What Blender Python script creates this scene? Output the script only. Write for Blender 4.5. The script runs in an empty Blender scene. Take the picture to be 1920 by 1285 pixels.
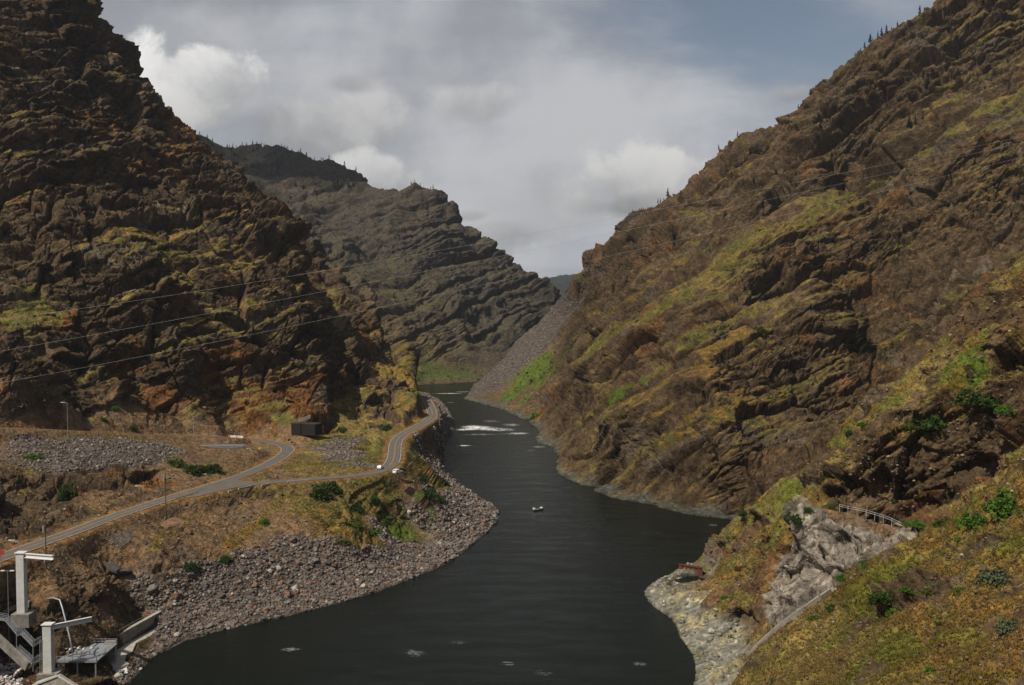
import bpy, bmesh, math, random, time
import numpy as np
from concurrent.futures import ThreadPoolExecutor
from mathutils import Vector, Matrix
T0 = time.time()
QUAL = 1.0
scene = bpy.context.scene
COL = scene.collection
F32 = np.float32

# ------------------------------------------------------------------ camera geometry (metres; +Y looks down the canyon, water at z = 0)
CAM_Z = 100.0
FPX = 1840.0
PITCH = math.atan((642.5 - 564.0) / FPX)
CP, SP = math.cos(PITCH), math.sin(PITCH)

def ray(px, py):
    cx, cy = (px - 960.0) / FPX, (642.5 - py) / FPX
    return cx, CP + cy * SP, -SP + cy * CP            # world direction (x, y, z)

def at_d(px, py, d):
    """surveyed point: seen at (px, py) of the photograph, d metres down the canyon"""
    x, y, z = ray(px, py)
    return (x / y * d, d, CAM_Z + z / y * d)

def at_z(px, py, z0):
    x, y, z = ray(px, py)
    k = (z0 - CAM_Z) / z
    return (x * k, y * k, z0)

# ------------------------------------------------------------------ survey: river banks
BANK_L = [(205, 1330), (238, 1285), (262, 1262), (285, 1235), (322, 1212), (345, 1200), (400, 1186), (460, 1174), (520, 1160), (580, 1146), (640, 1130),
          (700, 1113), (760, 1090), (810, 1070), (850, 1050), (885, 1022), (912, 1000), (935, 975), (936, 960), (918, 945), (895, 933),
          (868, 915), (850, 905), (836, 893), (828, 882), (832, 870), (822, 855), (826, 840), (838, 825), (850, 808), (852, 795), (846, 780),
          (838, 765), (826, 753), (812, 744), (800, 737)]
BANK_R = [(868, 748), (885, 752), (905, 757), (925, 762), (945, 768), (955, 774), (972, 780), (988, 790), (1008, 800), (1020, 812), (1004, 822), (1010, 832),
          (1030, 840), (1046, 850), (1052, 862), (1040, 872), (1040, 884), (1062, 898), (1088, 910), (1115, 922), (1150, 933), (1195, 942),
          (1245, 954), (1290, 964), (1335, 970), (1385, 976)]
bankL = [at_z(px, py, 0)[:2] for px, py in BANK_L]
bankR = [at_z(px, py, 0)[:2] for px, py in BANK_R]
COVE = [at_z(px, py, 0)[:2] for px, py in [(1385, 990), (1330, 1022), (1318, 1045), (1300, 1062), (1275, 1066), (1258, 1078), (1225, 1092), (1208, 1108), (1212, 1128),
        (1240, 1148), (1268, 1172), (1280, 1200), (1298, 1226), (1304, 1250), (1300, 1285), (1310, 1340), (1330, 1420)]]
far_bend = [(-150, 1090), (-170, 1125), (-120, 1160), (-82, 1172), (-42, 1203), (20, 1290), (120, 1420), (260, 1540), (300, 1500), (170, 1370), (60, 1240), (-10, 1120), (-38, 1060)]
RIVER = [(-108, 150)] + bankL + far_bend + bankR + COVE + [(50, 150)]
RIVER = np.array(RIVER)

# ------------------------------------------------------------------ survey: road (deck at z = 28 on the bench)
ROADZ = 28.0
def rz(pts, z=ROADZ):
    return [at_z(px, py, z) for px, py in pts]
ROAD_MAIN = [(-120, 1096), (-40, 1062), (60, 1024), (130, 1000), (200, 973), (268, 950), (330, 930), (400, 910), (450, 894), (490, 877), (520, 862), (536, 850), (541, 843), (534, 836), (515, 830), (485, 825), (455, 822)]
ROAD_UP = [at_d(430, 820, 487), at_d(395, 818, 484), at_d(352, 817, 478), at_d(300, 816, 462), at_d(220, 812, 440), at_d(120, 806.5, 412), at_d(0, 804, 390), at_d(-150, 800, 370)]
ROAD_LOW = [(400, 912), (440, 911), (500, 905), (580, 898.5), (650, 893.5), (700, 888), (726, 878), (738, 864), (740, 848), (741, 832), (748, 820), (765, 809), (785, 799), (802, 789), (810, 781)]
ROAD_FAR = [at_d(811, 774, 640), at_d(807, 764, 672), at_d(803, 755, 705), at_d(800, 749, 735), at_d(793, 744, 770), at_d(780, 741, 815)]
road_a = [(-160, 225, 28.5)] + rz(ROAD_MAIN) + ROAD_UP
road_b = rz(ROAD_LOW) + ROAD_FAR

JX = rz([(398, 911), (440, 896), (455, 893), (447, 899), (452, 903), (480, 904), (505, 903.5), (520, 904), (480, 909), (445, 914), (418, 919), (372, 931), (350, 934)])
APRON = [at_z(px, py, 1.25)[:2] for px, py in [(207, 1228), (236, 1208), (293, 1176), (306, 1174), (307, 1179), (282, 1194), (255, 1206), (248, 1222), (236, 1228), (234, 1239), (243, 1245), (239, 1250), (214, 1255), (207, 1243)]]
def smooth_line(pts, step=2.0, it=2):
    p = np.array(pts, float)
    for _ in range(it):                                  # Chaikin
        q = [p[0]]
        for a, b in zip(p[:-1], p[1:]):
            q += [a * .75 + b * .25, a * .25 + b * .75]
        q.append(p[-1]); p = np.array(q)
    seg = np.r_[0, np.cumsum(np.linalg.norm(np.diff(p, axis=0), axis=1))]
    s = np.arange(0, seg[-1], step)
    return np.stack([np.interp(s, seg, p[:, k]) for k in range(p.shape[1])], 1)
road_a = smooth_line(road_a)
road_b = smooth_line(road_b)

# ------------------------------------------------------------------ survey: spot heights  (px, py, depth, class)
# classes: r rock, s soil, g dry grass, c loose gravel, b boulder beach, w pale fresh rock, a river-worn rock, v green scrub, f far forest
CTRL = []          # (x, y, z, class)
def pts(cls, *lst):
    for t in lst:
        c = t[3] if len(t) > 3 else cls
        CTRL.append((*at_d(t[0], t[1], t[2]), c))
def line(cls, lst, n=3, back=None):
    w = [at_d(*t[:3]) for t in lst]
    for a, b in zip(w[:-1], w[1:]):
        for k in range(n):
            f = k / n
            CTRL.append((*(a[i] * (1 - f) + b[i] * f for i in range(3)), cls))
    CTRL.append((*w[-1], cls))
    if back:
        dd, dz = back
        for x, y, z in w:
            k = (y + dd) / y
            CTRL.append((x * k, y * k, z - dz, 'r' if cls == 'g' and y > 500 else cls))
def hid(px, d, z, cls='r'):
    CTRL.append(((px - 960) / FPX * d, d, z, cls))

# left mountain
line('r', [(60, -190, 700), (100, -120, 700), (165, 0, 690), (215, 80, 690), (255, 150, 700), (300, 205, 710), (340, 238, 720), (415, 287, 740), (455, 330, 735), (490, 370, 720), (540, 430, 690)], 3, back=(150, 110))
line('r', [(540, 430, 690), (570, 490, 655), (582, 560, 620), (590, 620, 590), (605, 690, 560), (612, 750, 540), (612, 795, 522)], 3)
pts('r', (-120, -250, 740), (-300, -200, 700), (-300, 300, 560), (-300, 600, 420), (-300, 760, 350), (0, 0, 640), (0, 200, 580), (0, 450, 520), (0, 560, 480), (100, 200, 615), (200, 300, 620), (100, 350, 565), (330, 330, 655), (400, 400, 640), (250, 400, 590),
    (180, 120, 660), (300, 455, 575, 'g'), (440, 482, 610, 'g'), (60, 580, 480, 'g'), (150, 545, 508), (150, 490, 525), (300, 560, 532), (450, 560, 580), (500, 480, 640), (200, 650, 482), (350, 640, 512),
    (420, 625, 545, 'g'), (480, 640, 548), (550, 600, 585), (540, 680, 552), (400, 720, 530), (250, 720, 490), (130, 770, 440), (300, 775, 486), (400, 772, 514, 'g'), (470, 778, 522, 'g'), (530, 775, 527, 'g'), (560, 770, 530), (440, 800, 499, 'g'), (500, 800, 505, 'g'))
pts('r', (0, 628, 422), (50, 665, 416), (78, 735, 410), (92, 800, 406), (0, 760, 392), (0, 700, 405))
# gully and spur behind it
pts('g', (598, 560, 760), (605, 600, 715), (622, 640, 690), (640, 700, 640), (632, 760, 570), (618, 800, 520))
line('r', [(520, 400, 960), (560, 440, 920), (600, 490, 890), (640, 530, 855), (680, 580, 822), (720, 622, 792), (760, 668, 765), (790, 712, 735), (806, 738, 722)], 2, back=(120, 55))
pts('r', (660, 620, 745), (700, 680, 690), (740, 722, 660), (660, 690, 650), (700, 760, 590), (760, 762, 622), (650, 770, 556, 'g'), (690, 800, 540, 'g'), (780, 760, 650), (720, 790, 560))
# far mountain
line('r', [(1052, 560, 1540), (1045, 550, 1560), (1020, 530, 1580), (985, 505, 1590), (950, 488, 1590), (925, 455, 1600), (890, 430, 1600), (868, 412, 1600), (850, 380, 1610), (820, 366, 1620), (780, 362, 1640), (735, 358, 1650)], 2, back=(300, 130))
line('f', [(712, 374, 1690), (680, 340, 1750), (640, 325, 1780), (600, 312, 1800), (565, 288, 1820), (520, 292, 1850), (480, 280, 1880), (430, 278, 1900), (380, 285, 1920), (200, 260, 1950)], 2, back=(350, 110))
pts('r', (720, 440, 1500), (600, 430, 1510), (800, 450, 1500), (880, 520, 1480), (960, 540, 1500), (500, 380, 1600, 'f'), (450, 330, 1720, 'f'), (560, 350, 1640, 'f'), (640, 400, 1570, 'f'), (760, 560, 1310, 'g'), (700, 520, 1350, 'g'), (690, 560, 1290),
    (720, 545, 1325, 'g'), (800, 600, 1285), (640, 480, 1400), (900, 600, 1385), (560, 420, 1480), (760, 640, 1225), (850, 640, 1290), (850, 680, 1245), (950, 620, 1390), (1000, 582, 1480), (1040, 572, 1490), (940, 670, 1290), (900, 696, 1255), (800, 722, 1185, 'v'), (840, 712, 1200, 'v'), (880, 704, 1232, 'v'), (770, 690, 1190))
# distant hill, low ground between
line('f', [(900, 545, 3700), (1000, 535, 3900), (1030, 526, 4000), (1060, 516, 4000), (1085, 514, 4100), (1120, 522, 4200), (1250, 530, 4300)], 2, back=(700, 60))
for px in (700, 850, 1000, 1100, 1250, 1500):
    hid(px, 2300, 25); hid(px, 3000, 40)
hid(300, 3000, 150); hid(300, 4500, 150); hid(1800, 2500, 150); hid(1800, 4500, 150); hid(900, 5500, 60); hid(1400, 5500, 60); hid(100, 6500, 60); hid(1900, 6500, 60)
# right mountain
line('r', [(1082, 512, 1150), (1095, 482, 1140), (1150, 457, 1100), (1197, 446, 1062), (1204, 414, 1052), (1222, 416, 1040), (1236, 424, 1032), (1250, 408, 1020), (1300, 370, 990), (1360, 322, 970), (1400, 290, 960), (1450, 255, 950), (1510, 208, 940), (1560, 155, 930),
           (1580, 132, 930), (1640, 106, 930), (1700, 62, 930), (1720, 37, 925), (1780, 0, 930), (1850, -60, 930), (1950, -130, 930), (2100, -200, 930)], 2, back=(220, 130))
line('c', [(905, 716, 1030), (960, 650, 1090), (1010, 606, 1120), (1045, 568, 1140), (1082, 528, 1150)], 2, back=(120, 60))
pts('c', (900, 738, 1000), (930, 712, 1005), (965, 688, 1012), (1000, 650, 1040), (1050, 612, 1075), (1085, 582, 1100))
pts('r', (1100, 560, 1110), (1000, 740, 880, 'v'), (960, 755, 930, 'v'), (1040, 770, 812), (1050, 690, 910, 'v'), (1000, 695, 965, 'v'), (1080, 640, 960), (1150, 745, 640, 'v'), (1150, 620, 830), (1150, 540, 985), (1250, 460, 930), (1250, 560, 790), (1300, 425, 930, 'g'), (1220, 640, 672),
    (1180, 702, 652), (1130, 786, 628), (1085, 815, 650), (1380, 370, 905), (1350, 600, 645), (1500, 300, 880), (1600, 250, 870), (1640, 400, 790), (1500, 500, 690), (1420, 560, 650), (1400, 440, 800), (1530, 330, 850),
    (1800, 100, 870), (1800, 220, 800, 'g'), (1900, 215, 765, 'g'), (1920, 100, 850), (1780, 290, 745), (1800, 380, 715), (1900, 300, 735), (1900, 420, 690), (1700, 400, 750), (1700, 500, 715), (1750, 560, 655), (1620, 560, 690),
    (1560, 600, 672), (1600, 650, 635), (1840, 520, 635), (2100, 300, 680), (2200, 0, 850), (2100, 450, 600))
line('g', [(1577, 349, 775), (1470, 412, 755), (1377, 463, 730), (1283, 557, 692), (1190, 617, 690), (1110, 690, 715), (1062, 764, 738)], 3, back=(75, 3))
line('g', [(1358, 398, 885), (1260, 491, 865), (1190, 538, 880), (1120, 600, 905)], 2, back=(60, 2))
line('g', [(1526, 533, 640), (1456, 594, 605), (1377, 650, 560), (1274, 725, 528), (1162, 783, 545), (1100, 815, 585), (1060, 842, 628)], 3, back=(70, 3))
line('r', [(1456, 594, 605), (1530, 650, 582), (1596, 705, 560)], 3)
pts('r', (1320, 770, 508), (1400, 720, 540), (1500, 690, 556), (1560, 735, 540), (1600, 775, 530), (1650, 700, 600), (1450, 790, 503, 'g'), (1370, 812, 490, 'g'), (1400, 850, 482), (1480, 830, 488), (1250, 850, 497), (1180, 850, 522), (1330, 880, 476), (1250, 900, 487), (1150, 890, 533), (1420, 900, 464), (1300, 940, 471), (1200, 925, 506), (1380, 950, 460))
hid(1500, 415, 22); hid(1600, 430, 28); hid(1700, 450, 40); hid(1850, 460, 66); hid(1950, 470, 85)
# right spur and the cliff under the trail
line('g', [(1345, 1004, 352), (1400, 952, 350), (1500, 872, 345), (1600, 775, 340), (1700, 693, 335), (1800, 595, 330), (1920, 492, 320), (2060, 380, 310)], 3, back=(55, 22))
pts('g', (1500, 905, 328), (1600, 835, 314), (1700, 760, 310), (1800, 690, 302, 'v'), (1900, 600, 300, 'r'), (1450, 950, 320), (1920, 680, 285, 'r'))
line('r', [(1530, 915, 310), (1600, 868, 303), (1660, 830, 300), (1750, 800, 295), (1830, 775, 287), (1900, 765, 277), (2000, 740, 264)], 3)
line('r', [(1555, 946, 300), (1620, 948, 298), (1690, 960, 293), (1750, 950, 287), (1830, 895, 274), (1900, 855, 258)], 3)
pts('s', (1560, 958, 290), (1620, 968, 286), (1680, 988, 276))
line('w', [(1468, 985, 285), (1490, 970, 285), (1555, 972, 282), (1600, 990, 276), (1650, 1004, 266)], 3)
pts('w', (1500, 1030, 279), (1560, 1040, 272), (1620, 1030, 265), (1450, 1080, 276), (1520, 1090, 269), (1470, 1130, 268), (1420, 1130, 272), (1440, 1180, 263), (1400, 1190, 262, 'r'), (1590, 1075, 258))
pts('g', (1440, 1005, 296), (1390, 1035, 306), (1430, 1050, 291), (1380, 1085, 297), (1350, 1050, 320), (1410, 985, 315))
line('r', [(1342, 1125, 294), (1375, 1140, 284), (1410, 1165, 270)], 3)
line('a', [(1338, 1150, 290), (1345, 1200, 278), (1365, 1245, 264)], 3)
pts('a', (1250, 1105, 318), (1300, 1095, 330), (1315, 1140, 302), (1290, 1160, 296), (1325, 1180, 284), (1330, 1230, 264), (1340, 1280, 248), (1325, 1062, 352))
line('r', [(1330, 1030, 356), (1325, 1055, 349), (1338, 1090, 322)], 2)
line('g', [(1375, 1340, 188), (1392, 1285, 195), (1430, 1212, 198), (1480, 1166, 200), (1570, 1096, 207), (1640, 1046, 210), (1700, 1006, 212), (1760, 968, 213), (1830, 932, 206), (1920, 872, 195), (2050, 770, 185)], 2)
pts('g', (1500, 1285, 162), (1600, 1200, 172), (1600, 1285, 146), (1750, 1100, 166), (1750, 1285, 121), (1900, 1285, 101, 'r'), (1900, 1100, 136), (1900, 960, 170), (2050, 1285, 88, 'r'), (2050, 1000, 130), (1450, 1400, 150), (1650, 1450, 104), (1900, 1450, 80), (1500, 1600, 112), (1820, 1180, 140))
for px, d, z in [(1480, 220, 24), (1570, 227, 28), (1640, 232, 34), (1700, 238, 40), (1430, 222, 13), (1385, 222, 5), (1780, 240, 48)]:
    hid(px, d, z)
hid(1300, 90, 15); hid(1400, 70, 30); hid(1900, 50, 58); hid(2300, 60, 75)
# left bank bench, slopes and beach
pts('s', (100, 1105, 268), (200, 1080, 288), (300, 1040, 308), (330, 1000, 328), (400, 975, 352), (500, 960, 367), (600, 935, 384), (560, 985, 357), (640, 965, 372, 'g'), (700, 925, 396, 'g'), (770, 912, 412), (790, 935, 410, 'v'), (450, 1010, 342), (690, 990, 376, 'g'), (740, 985, 392, 'v'),
    (640, 1005, 361, 'g'), (380, 1030, 325), (240, 1050, 305))
pts('b', (270, 1112, 300), (330, 1112, 305), (400, 1070, 320), (480, 1045, 334), (560, 1022, 348), (640, 1020, 356), (720, 1000, 382), (790, 965, 408), (830, 940, 432), (810, 900, 490), (800, 870, 515), (790, 850, 532), (808, 815, 640), (820, 790, 720), (400, 1120, 310), (480, 1110, 320), (560, 1090, 332), (640, 1070, 345), (720, 1060, 360), (760, 1030, 378), (850, 980, 415), (880, 960, 445), (832, 770, 800, 'g'), (300, 1160, 291), (330, 1160, 295))
pts('s', (770, 830, 520, 'g'), (780, 805, 585, 'g'), (765, 870, 450, 'g'))
pts('r', (90, 1140, 256), (140, 1180, 262), (200, 1150, 278), (230, 1130, 290), (120, 1130, 264), (215, 1195, 272), (0, 1140, 262), (0, 1190, 257), (30, 1205, 257), (20, 1275, 222), (100, 1292, 212), (190, 1264, 236), (60, 1240, 252), (150, 1272, 232), (0, 1330, 195), (250, 1190, 281), (-150, 1200, 220), (225, 1280, 244), (-150, 1400, 170))
hid(120, 150, 25); hid(-200, 120, 45)
for x, y, z in [(-114, 258, 3), (-118, 253, 4), (-109.5, 263, 2), (-112, 268, 4), (-121, 249, 5), (-124, 256, 7), (-109, 276, 2), (-112, 290, 2), (-115, 294, 3), (-128, 245, 8)]: CTRL.append((x, y, z, 'r'))
pts('c', (60, 828, 388), (150, 822, 402), (220, 822, 412), (300, 835, 420), (260, 850, 400), (120, 860, 378), (200, 860, 385))
pts('s', (350, 840, 430), (400, 848, 436), (480, 848, 446), (330, 880, 392), (400, 880, 405), (560, 870, 435), (580, 815, 498), (540, 812, 500), (600, 805, 512, 'g'), (560, 895, 405))
pts('c', (620, 835, 478), (650, 852, 452), (690, 878, 424), (660, 828, 500))
pts('r', (40, 900, 348), (40, 960, 318), (50, 1005, 303), (130, 900, 358), (140, 960, 320), (210, 885, 372), (250, 900, 362), (280, 925, 345), (300, 895, 378), (90, 985, 306), (-100, 900, 320), (-100, 1000, 285))
for p in road_a[::4]: CTRL.append((p[0], p[1], p[2] - .1, 's'))
for p in road_b[::4]: CTRL.append((p[0], p[1], p[2] - .1, 'g'))
# river banks and bed
def dens(poly, step):
    out = []
    for a, b in zip(poly[:-1], poly[1:]):
        n = max(1, int(math.hypot(b[0] - a[0], b[1] - a[1]) / step))
        out += [(a[0] + (b[0] - a[0]) * k / n, a[1] + (b[1] - a[1]) * k / n) for k in range(n)]
    return out
for p in dens(bankL, 14): CTRL.append((p[0], p[1], .4, 'b'))
for p in dens(bankR, 14): CTRL.append((p[0], p[1], .4, 'a'))
for p in dens(COVE, 10): CTRL.append((p[0], p[1], .4, 'a'))
for p in dens(far_bend, 30): CTRL.append((p[0], p[1], .4, 'v'))
for p in [(-20, 200), (-30, 260), (10, 300), (20, 350), (60, 410), (20, 430), (10, 500), (-10, 580), (-30, 680), (-45, 800), (-55, 920), (-65, 1020), (-90, 1110)]:
    CTRL.append((p[0], p[1], -4, 'a'))

C = np.array([c[:3] for c in CTRL])
_, keep = np.unique(np.round(C[:, :2] / 3.0).astype(int), axis=0, return_index=True)
C = C[keep]; CLS = [CTRL[k][3] for k in keep]
RC = 4.0
def rbf_fit(C):
    n = len(C)
    D = np.sqrt(((C[:, None, :2] - C[None, :, :2]) ** 2).sum(-1) + RC * RC)
    A = np.zeros((n + 3, n + 3)); A[:n, :n] = D + np.eye(n) * -.6
    A[:n, n] = 1; A[:n, n + 1:] = C[:, :2]; A[n:, :n] = A[:n, n:].T
    return np.linalg.solve(A, np.r_[C[:, 2], 0, 0, 0])
Wt = rbf_fit(C)
CLASSES = 'rsgcbwavf'
onehot = np.array([[1.0 if c == k else 0.0 for k in CLASSES] for c in CLS], F32)
EX = ThreadPoolExecutor(4)
def par(fn, n, chunk=60000):
    return list(EX.map(fn, [(a, min(a + chunk, n)) for a in range(0, n, chunk)]))
def base_eval(x, y):
    """height and class weights of the smooth ground at points x, y"""
    n = len(x); z = np.empty(n, F32); cw = np.empty((n, len(CLASSES)), F32)
    cx, cy = C[:, 0].astype(F32), C[:, 1].astype(F32)
    w = Wt[:-3].astype(F32)
    def job(ab):
        a, b = ab
        r2 = (x[a:b, None] - cx) ** 2 + (y[a:b, None] - cy) ** 2
        z[a:b] = np.sqrt(r2 + RC * RC) @ w + Wt[-3] + Wt[-2] * x[a:b] + Wt[-1] * y[a:b]
        k = 1.0 / (r2 + 4.0) ** 2
        cw[a:b] = (k @ onehot) / k.sum(1, keepdims=True)
    par(job, n, 4000)
    return z, cw

# ------------------------------------------------------------------ noise
_r = np.random.RandomState(7)
LN = 32
_g = _r.normal(size=(LN ** 3, 3)); _g /= np.linalg.norm(_g, axis=1, keepdims=True)
GX, GY, GZ = (np.ascontiguousarray(_g[:, k]).astype(F32) for k in range(3))
_rv = _r.rand(6, LN ** 3).astype(F32)
def _rot(seed):
    q = np.random.RandomState(seed).normal(size=(3, 3)); q, _ = np.linalg.qr(q); return q.astype(F32)
ROTS = [_rot(k) for k in range(40)]
def _gn(x, y, z):
    xi, yi, zi = np.floor(x), np.floor(y), np.floor(z)
    fx, fy, fz = x - xi, y - yi, z - zi
    xi = xi.astype(np.int32) & 31; yi = yi.astype(np.int32) & 31; zi = zi.astype(np.int32) & 31
    ux = fx * fx * fx * (fx * (fx * 6 - 15) + 10); uy = fy * fy * fy * (fy * (fy * 6 - 15) + 10); uz = fz * fz * fz * (fz * (fz * 6 - 15) + 10)
    res = []
    for dx in (0, 1):
        ax = ((xi + dx) & 31) << 10; gx = fx - dx
        for dy in (0, 1):
            ay = ax + (((yi + dy) & 31) << 5); gy = fy - dy
            for dz in (0, 1):
                i = ay + ((zi + dz) & 31)
                res.append(GX[i] * gx + GY[i] * gy + GZ[i] * (fz - dz))
    a = res[0] + uz * (res[1] - res[0]); b = res[2] + uz * (res[3] - res[2]); c = res[4] + uz * (res[5] - res[4]); d = res[6] + uz * (res[7] - res[6])
    a = a + uy * (b - a); c = c + uy * (d - c)
    return (a + ux * (c - a)) * 1.5
def gnoise(P, wl, seed, aniso=None):
    """gradient noise about -1..1 with wavelength wl metres"""
    n = len(P); out = np.empty(n, F32); R = ROTS[seed % 40]; off = F32(seed * 3.17 % 29)
    def job(ab):
        p = P[ab[0]:ab[1]]
        if aniso is not None: p = p * np.array(aniso, F32)
        p = (p @ R) * F32(1.0 / wl) + off
        out[ab[0]:ab[1]] = _gn(p[:, 0], p[:, 1], p[:, 2])
    par(job, n); return out
def fbm(P, wl, octs, seed, gain=.5, ridged=False, aniso=None):
    out = np.zeros(len(P), F32); a = 1.0; tot = 0
    for k in range(octs):
        v = gnoise(P, wl / 2 ** k, seed + k, aniso)
        if ridged: v = .62 - 2 * np.abs(v)
        out += v * F32(a); tot += a; a *= gain
    return out / F32(tot)
def cells(P, wl, seed, aniso=None, rot=True):
    """broken-block noise: (F2-F1, facet height, per-block random, second random)"""
    n = len(P); o = np.empty((4, n), F32); R = ROTS[seed % 40]
    def job(ab):
        p = P[ab[0]:ab[1]]
        if aniso is not None: p = p * np.array(aniso, F32)
        if rot: p = p @ R
        p = p * F32(1.0 / wl) + F32(seed * 1.7 % 31)
        c0 = np.floor(p - .5)
        m = len(p); f1 = np.full(m, 9, F32); f2 = np.full(m, 9, F32); fac = np.zeros(m, F32); idb = np.zeros(m, np.int32)
        for dx in (0, 1):
            for dy in (0, 1):
                for dz in (0, 1):
                    cx, cy, cz = c0[:, 0] + dx, c0[:, 1] + dy, c0[:, 2] + dz
                    i = ((cx.astype(np.int32) & 31) << 10) + ((cy.astype(np.int32) & 31) << 5) + (cz.astype(np.int32) & 31)
                    qx = p[:, 0] - cx - .5 - .8 * (_rv[0][i] - .5); qy = p[:, 1] - cy - .5 - .8 * (_rv[1][i] - .5); qz = p[:, 2] - cz - .5 - .8 * (_rv[2][i] - .5)
                    d = qx * qx + qy * qy + qz * qz
                    near = d < f1
                    f2 = np.where(near, f1, np.minimum(f2, d))
                    f1 = np.where(near, d, f1)
                    fac = np.where(near, GX[i] * qx + GY[i] * qy + GZ[i] * qz, fac)
                    idb = np.where(near, i, idb)
        o[0, ab[0]:ab[1]] = np.sqrt(f2) - np.sqrt(f1); o[1, ab[0]:ab[1]] = fac
        o[2, ab[0]:ab[1]] = _rv[3][idb]; o[3, ab[0]:ab[1]] = _rv[4][idb]
    par(job, n); return o
def sstep(a, b, x):
    t = np.clip((x - a) / (b - a), 0, 1); return t * t * (3 - 2 * t)
# ------------------------------------------------------------------ terrain sheet
U0 = 0.535
def u_axis():
    n = int(1250 * QUAL)
    mid = np.linspace(-U0, U0, n)
    e = U0 + np.cumsum(np.linspace(.0012, .012, int(45)))
    return np.r_[-e[::-1], mid, e]
us = u_axis()
YMIN, YMAX = 48.0, 6400.0
CU = np.linspace(us[0] - .01, us[-1] + .01, 620)
CL = np.linspace(math.log(YMIN) - .01, math.log(YMAX) + .01, 760)
gu, gl = np.meshgrid(CU, CL, indexing='ij')
gy = np.exp(gl); gx = gu * gy
cz, ccw = base_eval(gx.ravel().astype(F32), gy.ravel().astype(F32))
cz = cz.reshape(gx.shape); ccw = ccw.reshape(gx.shape + (-1,))

def poly_sdf(x, y, P):
    """signed distance to polygon P, negative inside"""
    n = len(x); out = np.empty(n, F32)
    A = P.astype(F32); B = np.roll(P, -1, 0).astype(F32)
    def job(ab):
        a, b = ab; px = x[a:b]; py = y[a:b]
        d2 = np.full(b - a, 1e12, F32); ins = np.zeros(b - a, bool)
        for (ax, ay), (bx, by) in zip(A, B):
            ex, ey = bx - ax, by - ay
            wx, wy = px - ax, py - ay
            t = np.clip((wx * ex + wy * ey) / (ex * ex + ey * ey + 1e-9), 0, 1)
            d2 = np.minimum(d2, (wx - t * ex) ** 2 + (wy - t * ey) ** 2)
            if ay != by:
                ins ^= ((ay > py) != (by > py)) & (px < ex * (py - ay) / ey + ax)
        d = np.sqrt(d2); out[a:b] = np.where(ins, -d, d)
    par(job, n); return out
csd = poly_sdf(gx.ravel().astype(F32), gy.ravel().astype(F32), RIVER).reshape(gx.shape)
print('coarse ground', round(time.time() - T0, 1), len(C))
gz_l = np.gradient(cz, CL, axis=1); gz_u = np.gradient(cz, CU, axis=0)
czx = gz_u / gy; czy = (gz_l - gz_u * gu) / gy               # world gradients of the smooth ground

def cinterp(u, l, *arrs):
    fu = np.clip((u - CU[0]) / (CU[1] - CU[0]), 0, len(CU) - 1.001); fl = np.clip((l - CL[0]) / (CL[1] - CL[0]), 0, len(CL) - 1.001)
    iu = fu.astype(int); il = fl.astype(int)
    a = (fu - iu).astype(F32); b = (fl - il).astype(F32)
    out = []
    for A in arrs:
        aa, bb = (a, b) if A.ndim == 2 else (a[..., None], b[..., None])
        out.append(((A[iu, il] * (1 - aa) + A[iu + 1, il] * aa) * (1 - bb) + (A[iu, il + 1] * (1 - aa) + A[iu + 1, il + 1] * aa) * bb).astype(F32))
    return out

# rows: denser where the slope turns towards the viewpoint, sparser over what lies behind a crest
NR = int(2900 * QUAL)
ls = np.linspace(math.log(YMIN), math.log(YMAX), 1400)
uu, ll = np.meshgrid(us, ls, indexing='ij')
zz, = cinterp(uu.ravel(), ll.ravel(), cz); zz = zz.reshape(uu.shape)
v = (zz - CAM_Z) / np.exp(ll)
rm = np.maximum.accumulate(v, axis=1)
hidden = np.minimum(1, np.maximum(0, (rm - v) / .02 - .2))
wgt = np.abs(np.gradient(v, ls, axis=1)) + .055
wgt = wgt * (1 - .8 * hidden); wgt[zz < -1.5] *= .25
wgt[v < -.46] *= .3
wgt = np.clip(wgt, .012, 1.2)
k = 41
pad = np.pad(wgt, ((k // 2, k // 2), (0, 0)), mode='edge'); cs = np.cumsum(np.r_[np.zeros((1, pad.shape[1])), pad], axis=0)
wgt = (cs[k:] - cs[:-k]) / k
k = 25
pad = np.pad(wgt, ((0, 0), (k // 2, k // 2)), mode='edge'); cs = np.cumsum(np.c_[np.zeros((pad.shape[0], 1)), pad], axis=1)
wgt = (cs[:, k:] - cs[:, :-k]) / k
cum = np.cumsum(wgt, axis=1); cum = (cum - cum[:, :1]) / (cum[:, -1:] - cum[:, :1])
L = np.empty((len(us), NR))
tq = np.linspace(0, 1, NR)
for i in range(len(us)): L[i] = np.interp(tq, cum[i], ls)
UU = np.repeat(us[:, None], NR, 1)
Yf = np.exp(L).ravel().astype(F32); Xf = (UU.ravel() * Yf).astype(F32)
Zf, Nx, Ny, SD, CW = cinterp(UU.ravel(), L.ravel(), cz, czx, czy, csd, ccw)
NV = len(Xf); NUc = len(us)
print('fine grid', NUc, NR, NV, round(time.time() - T0, 1))

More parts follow.
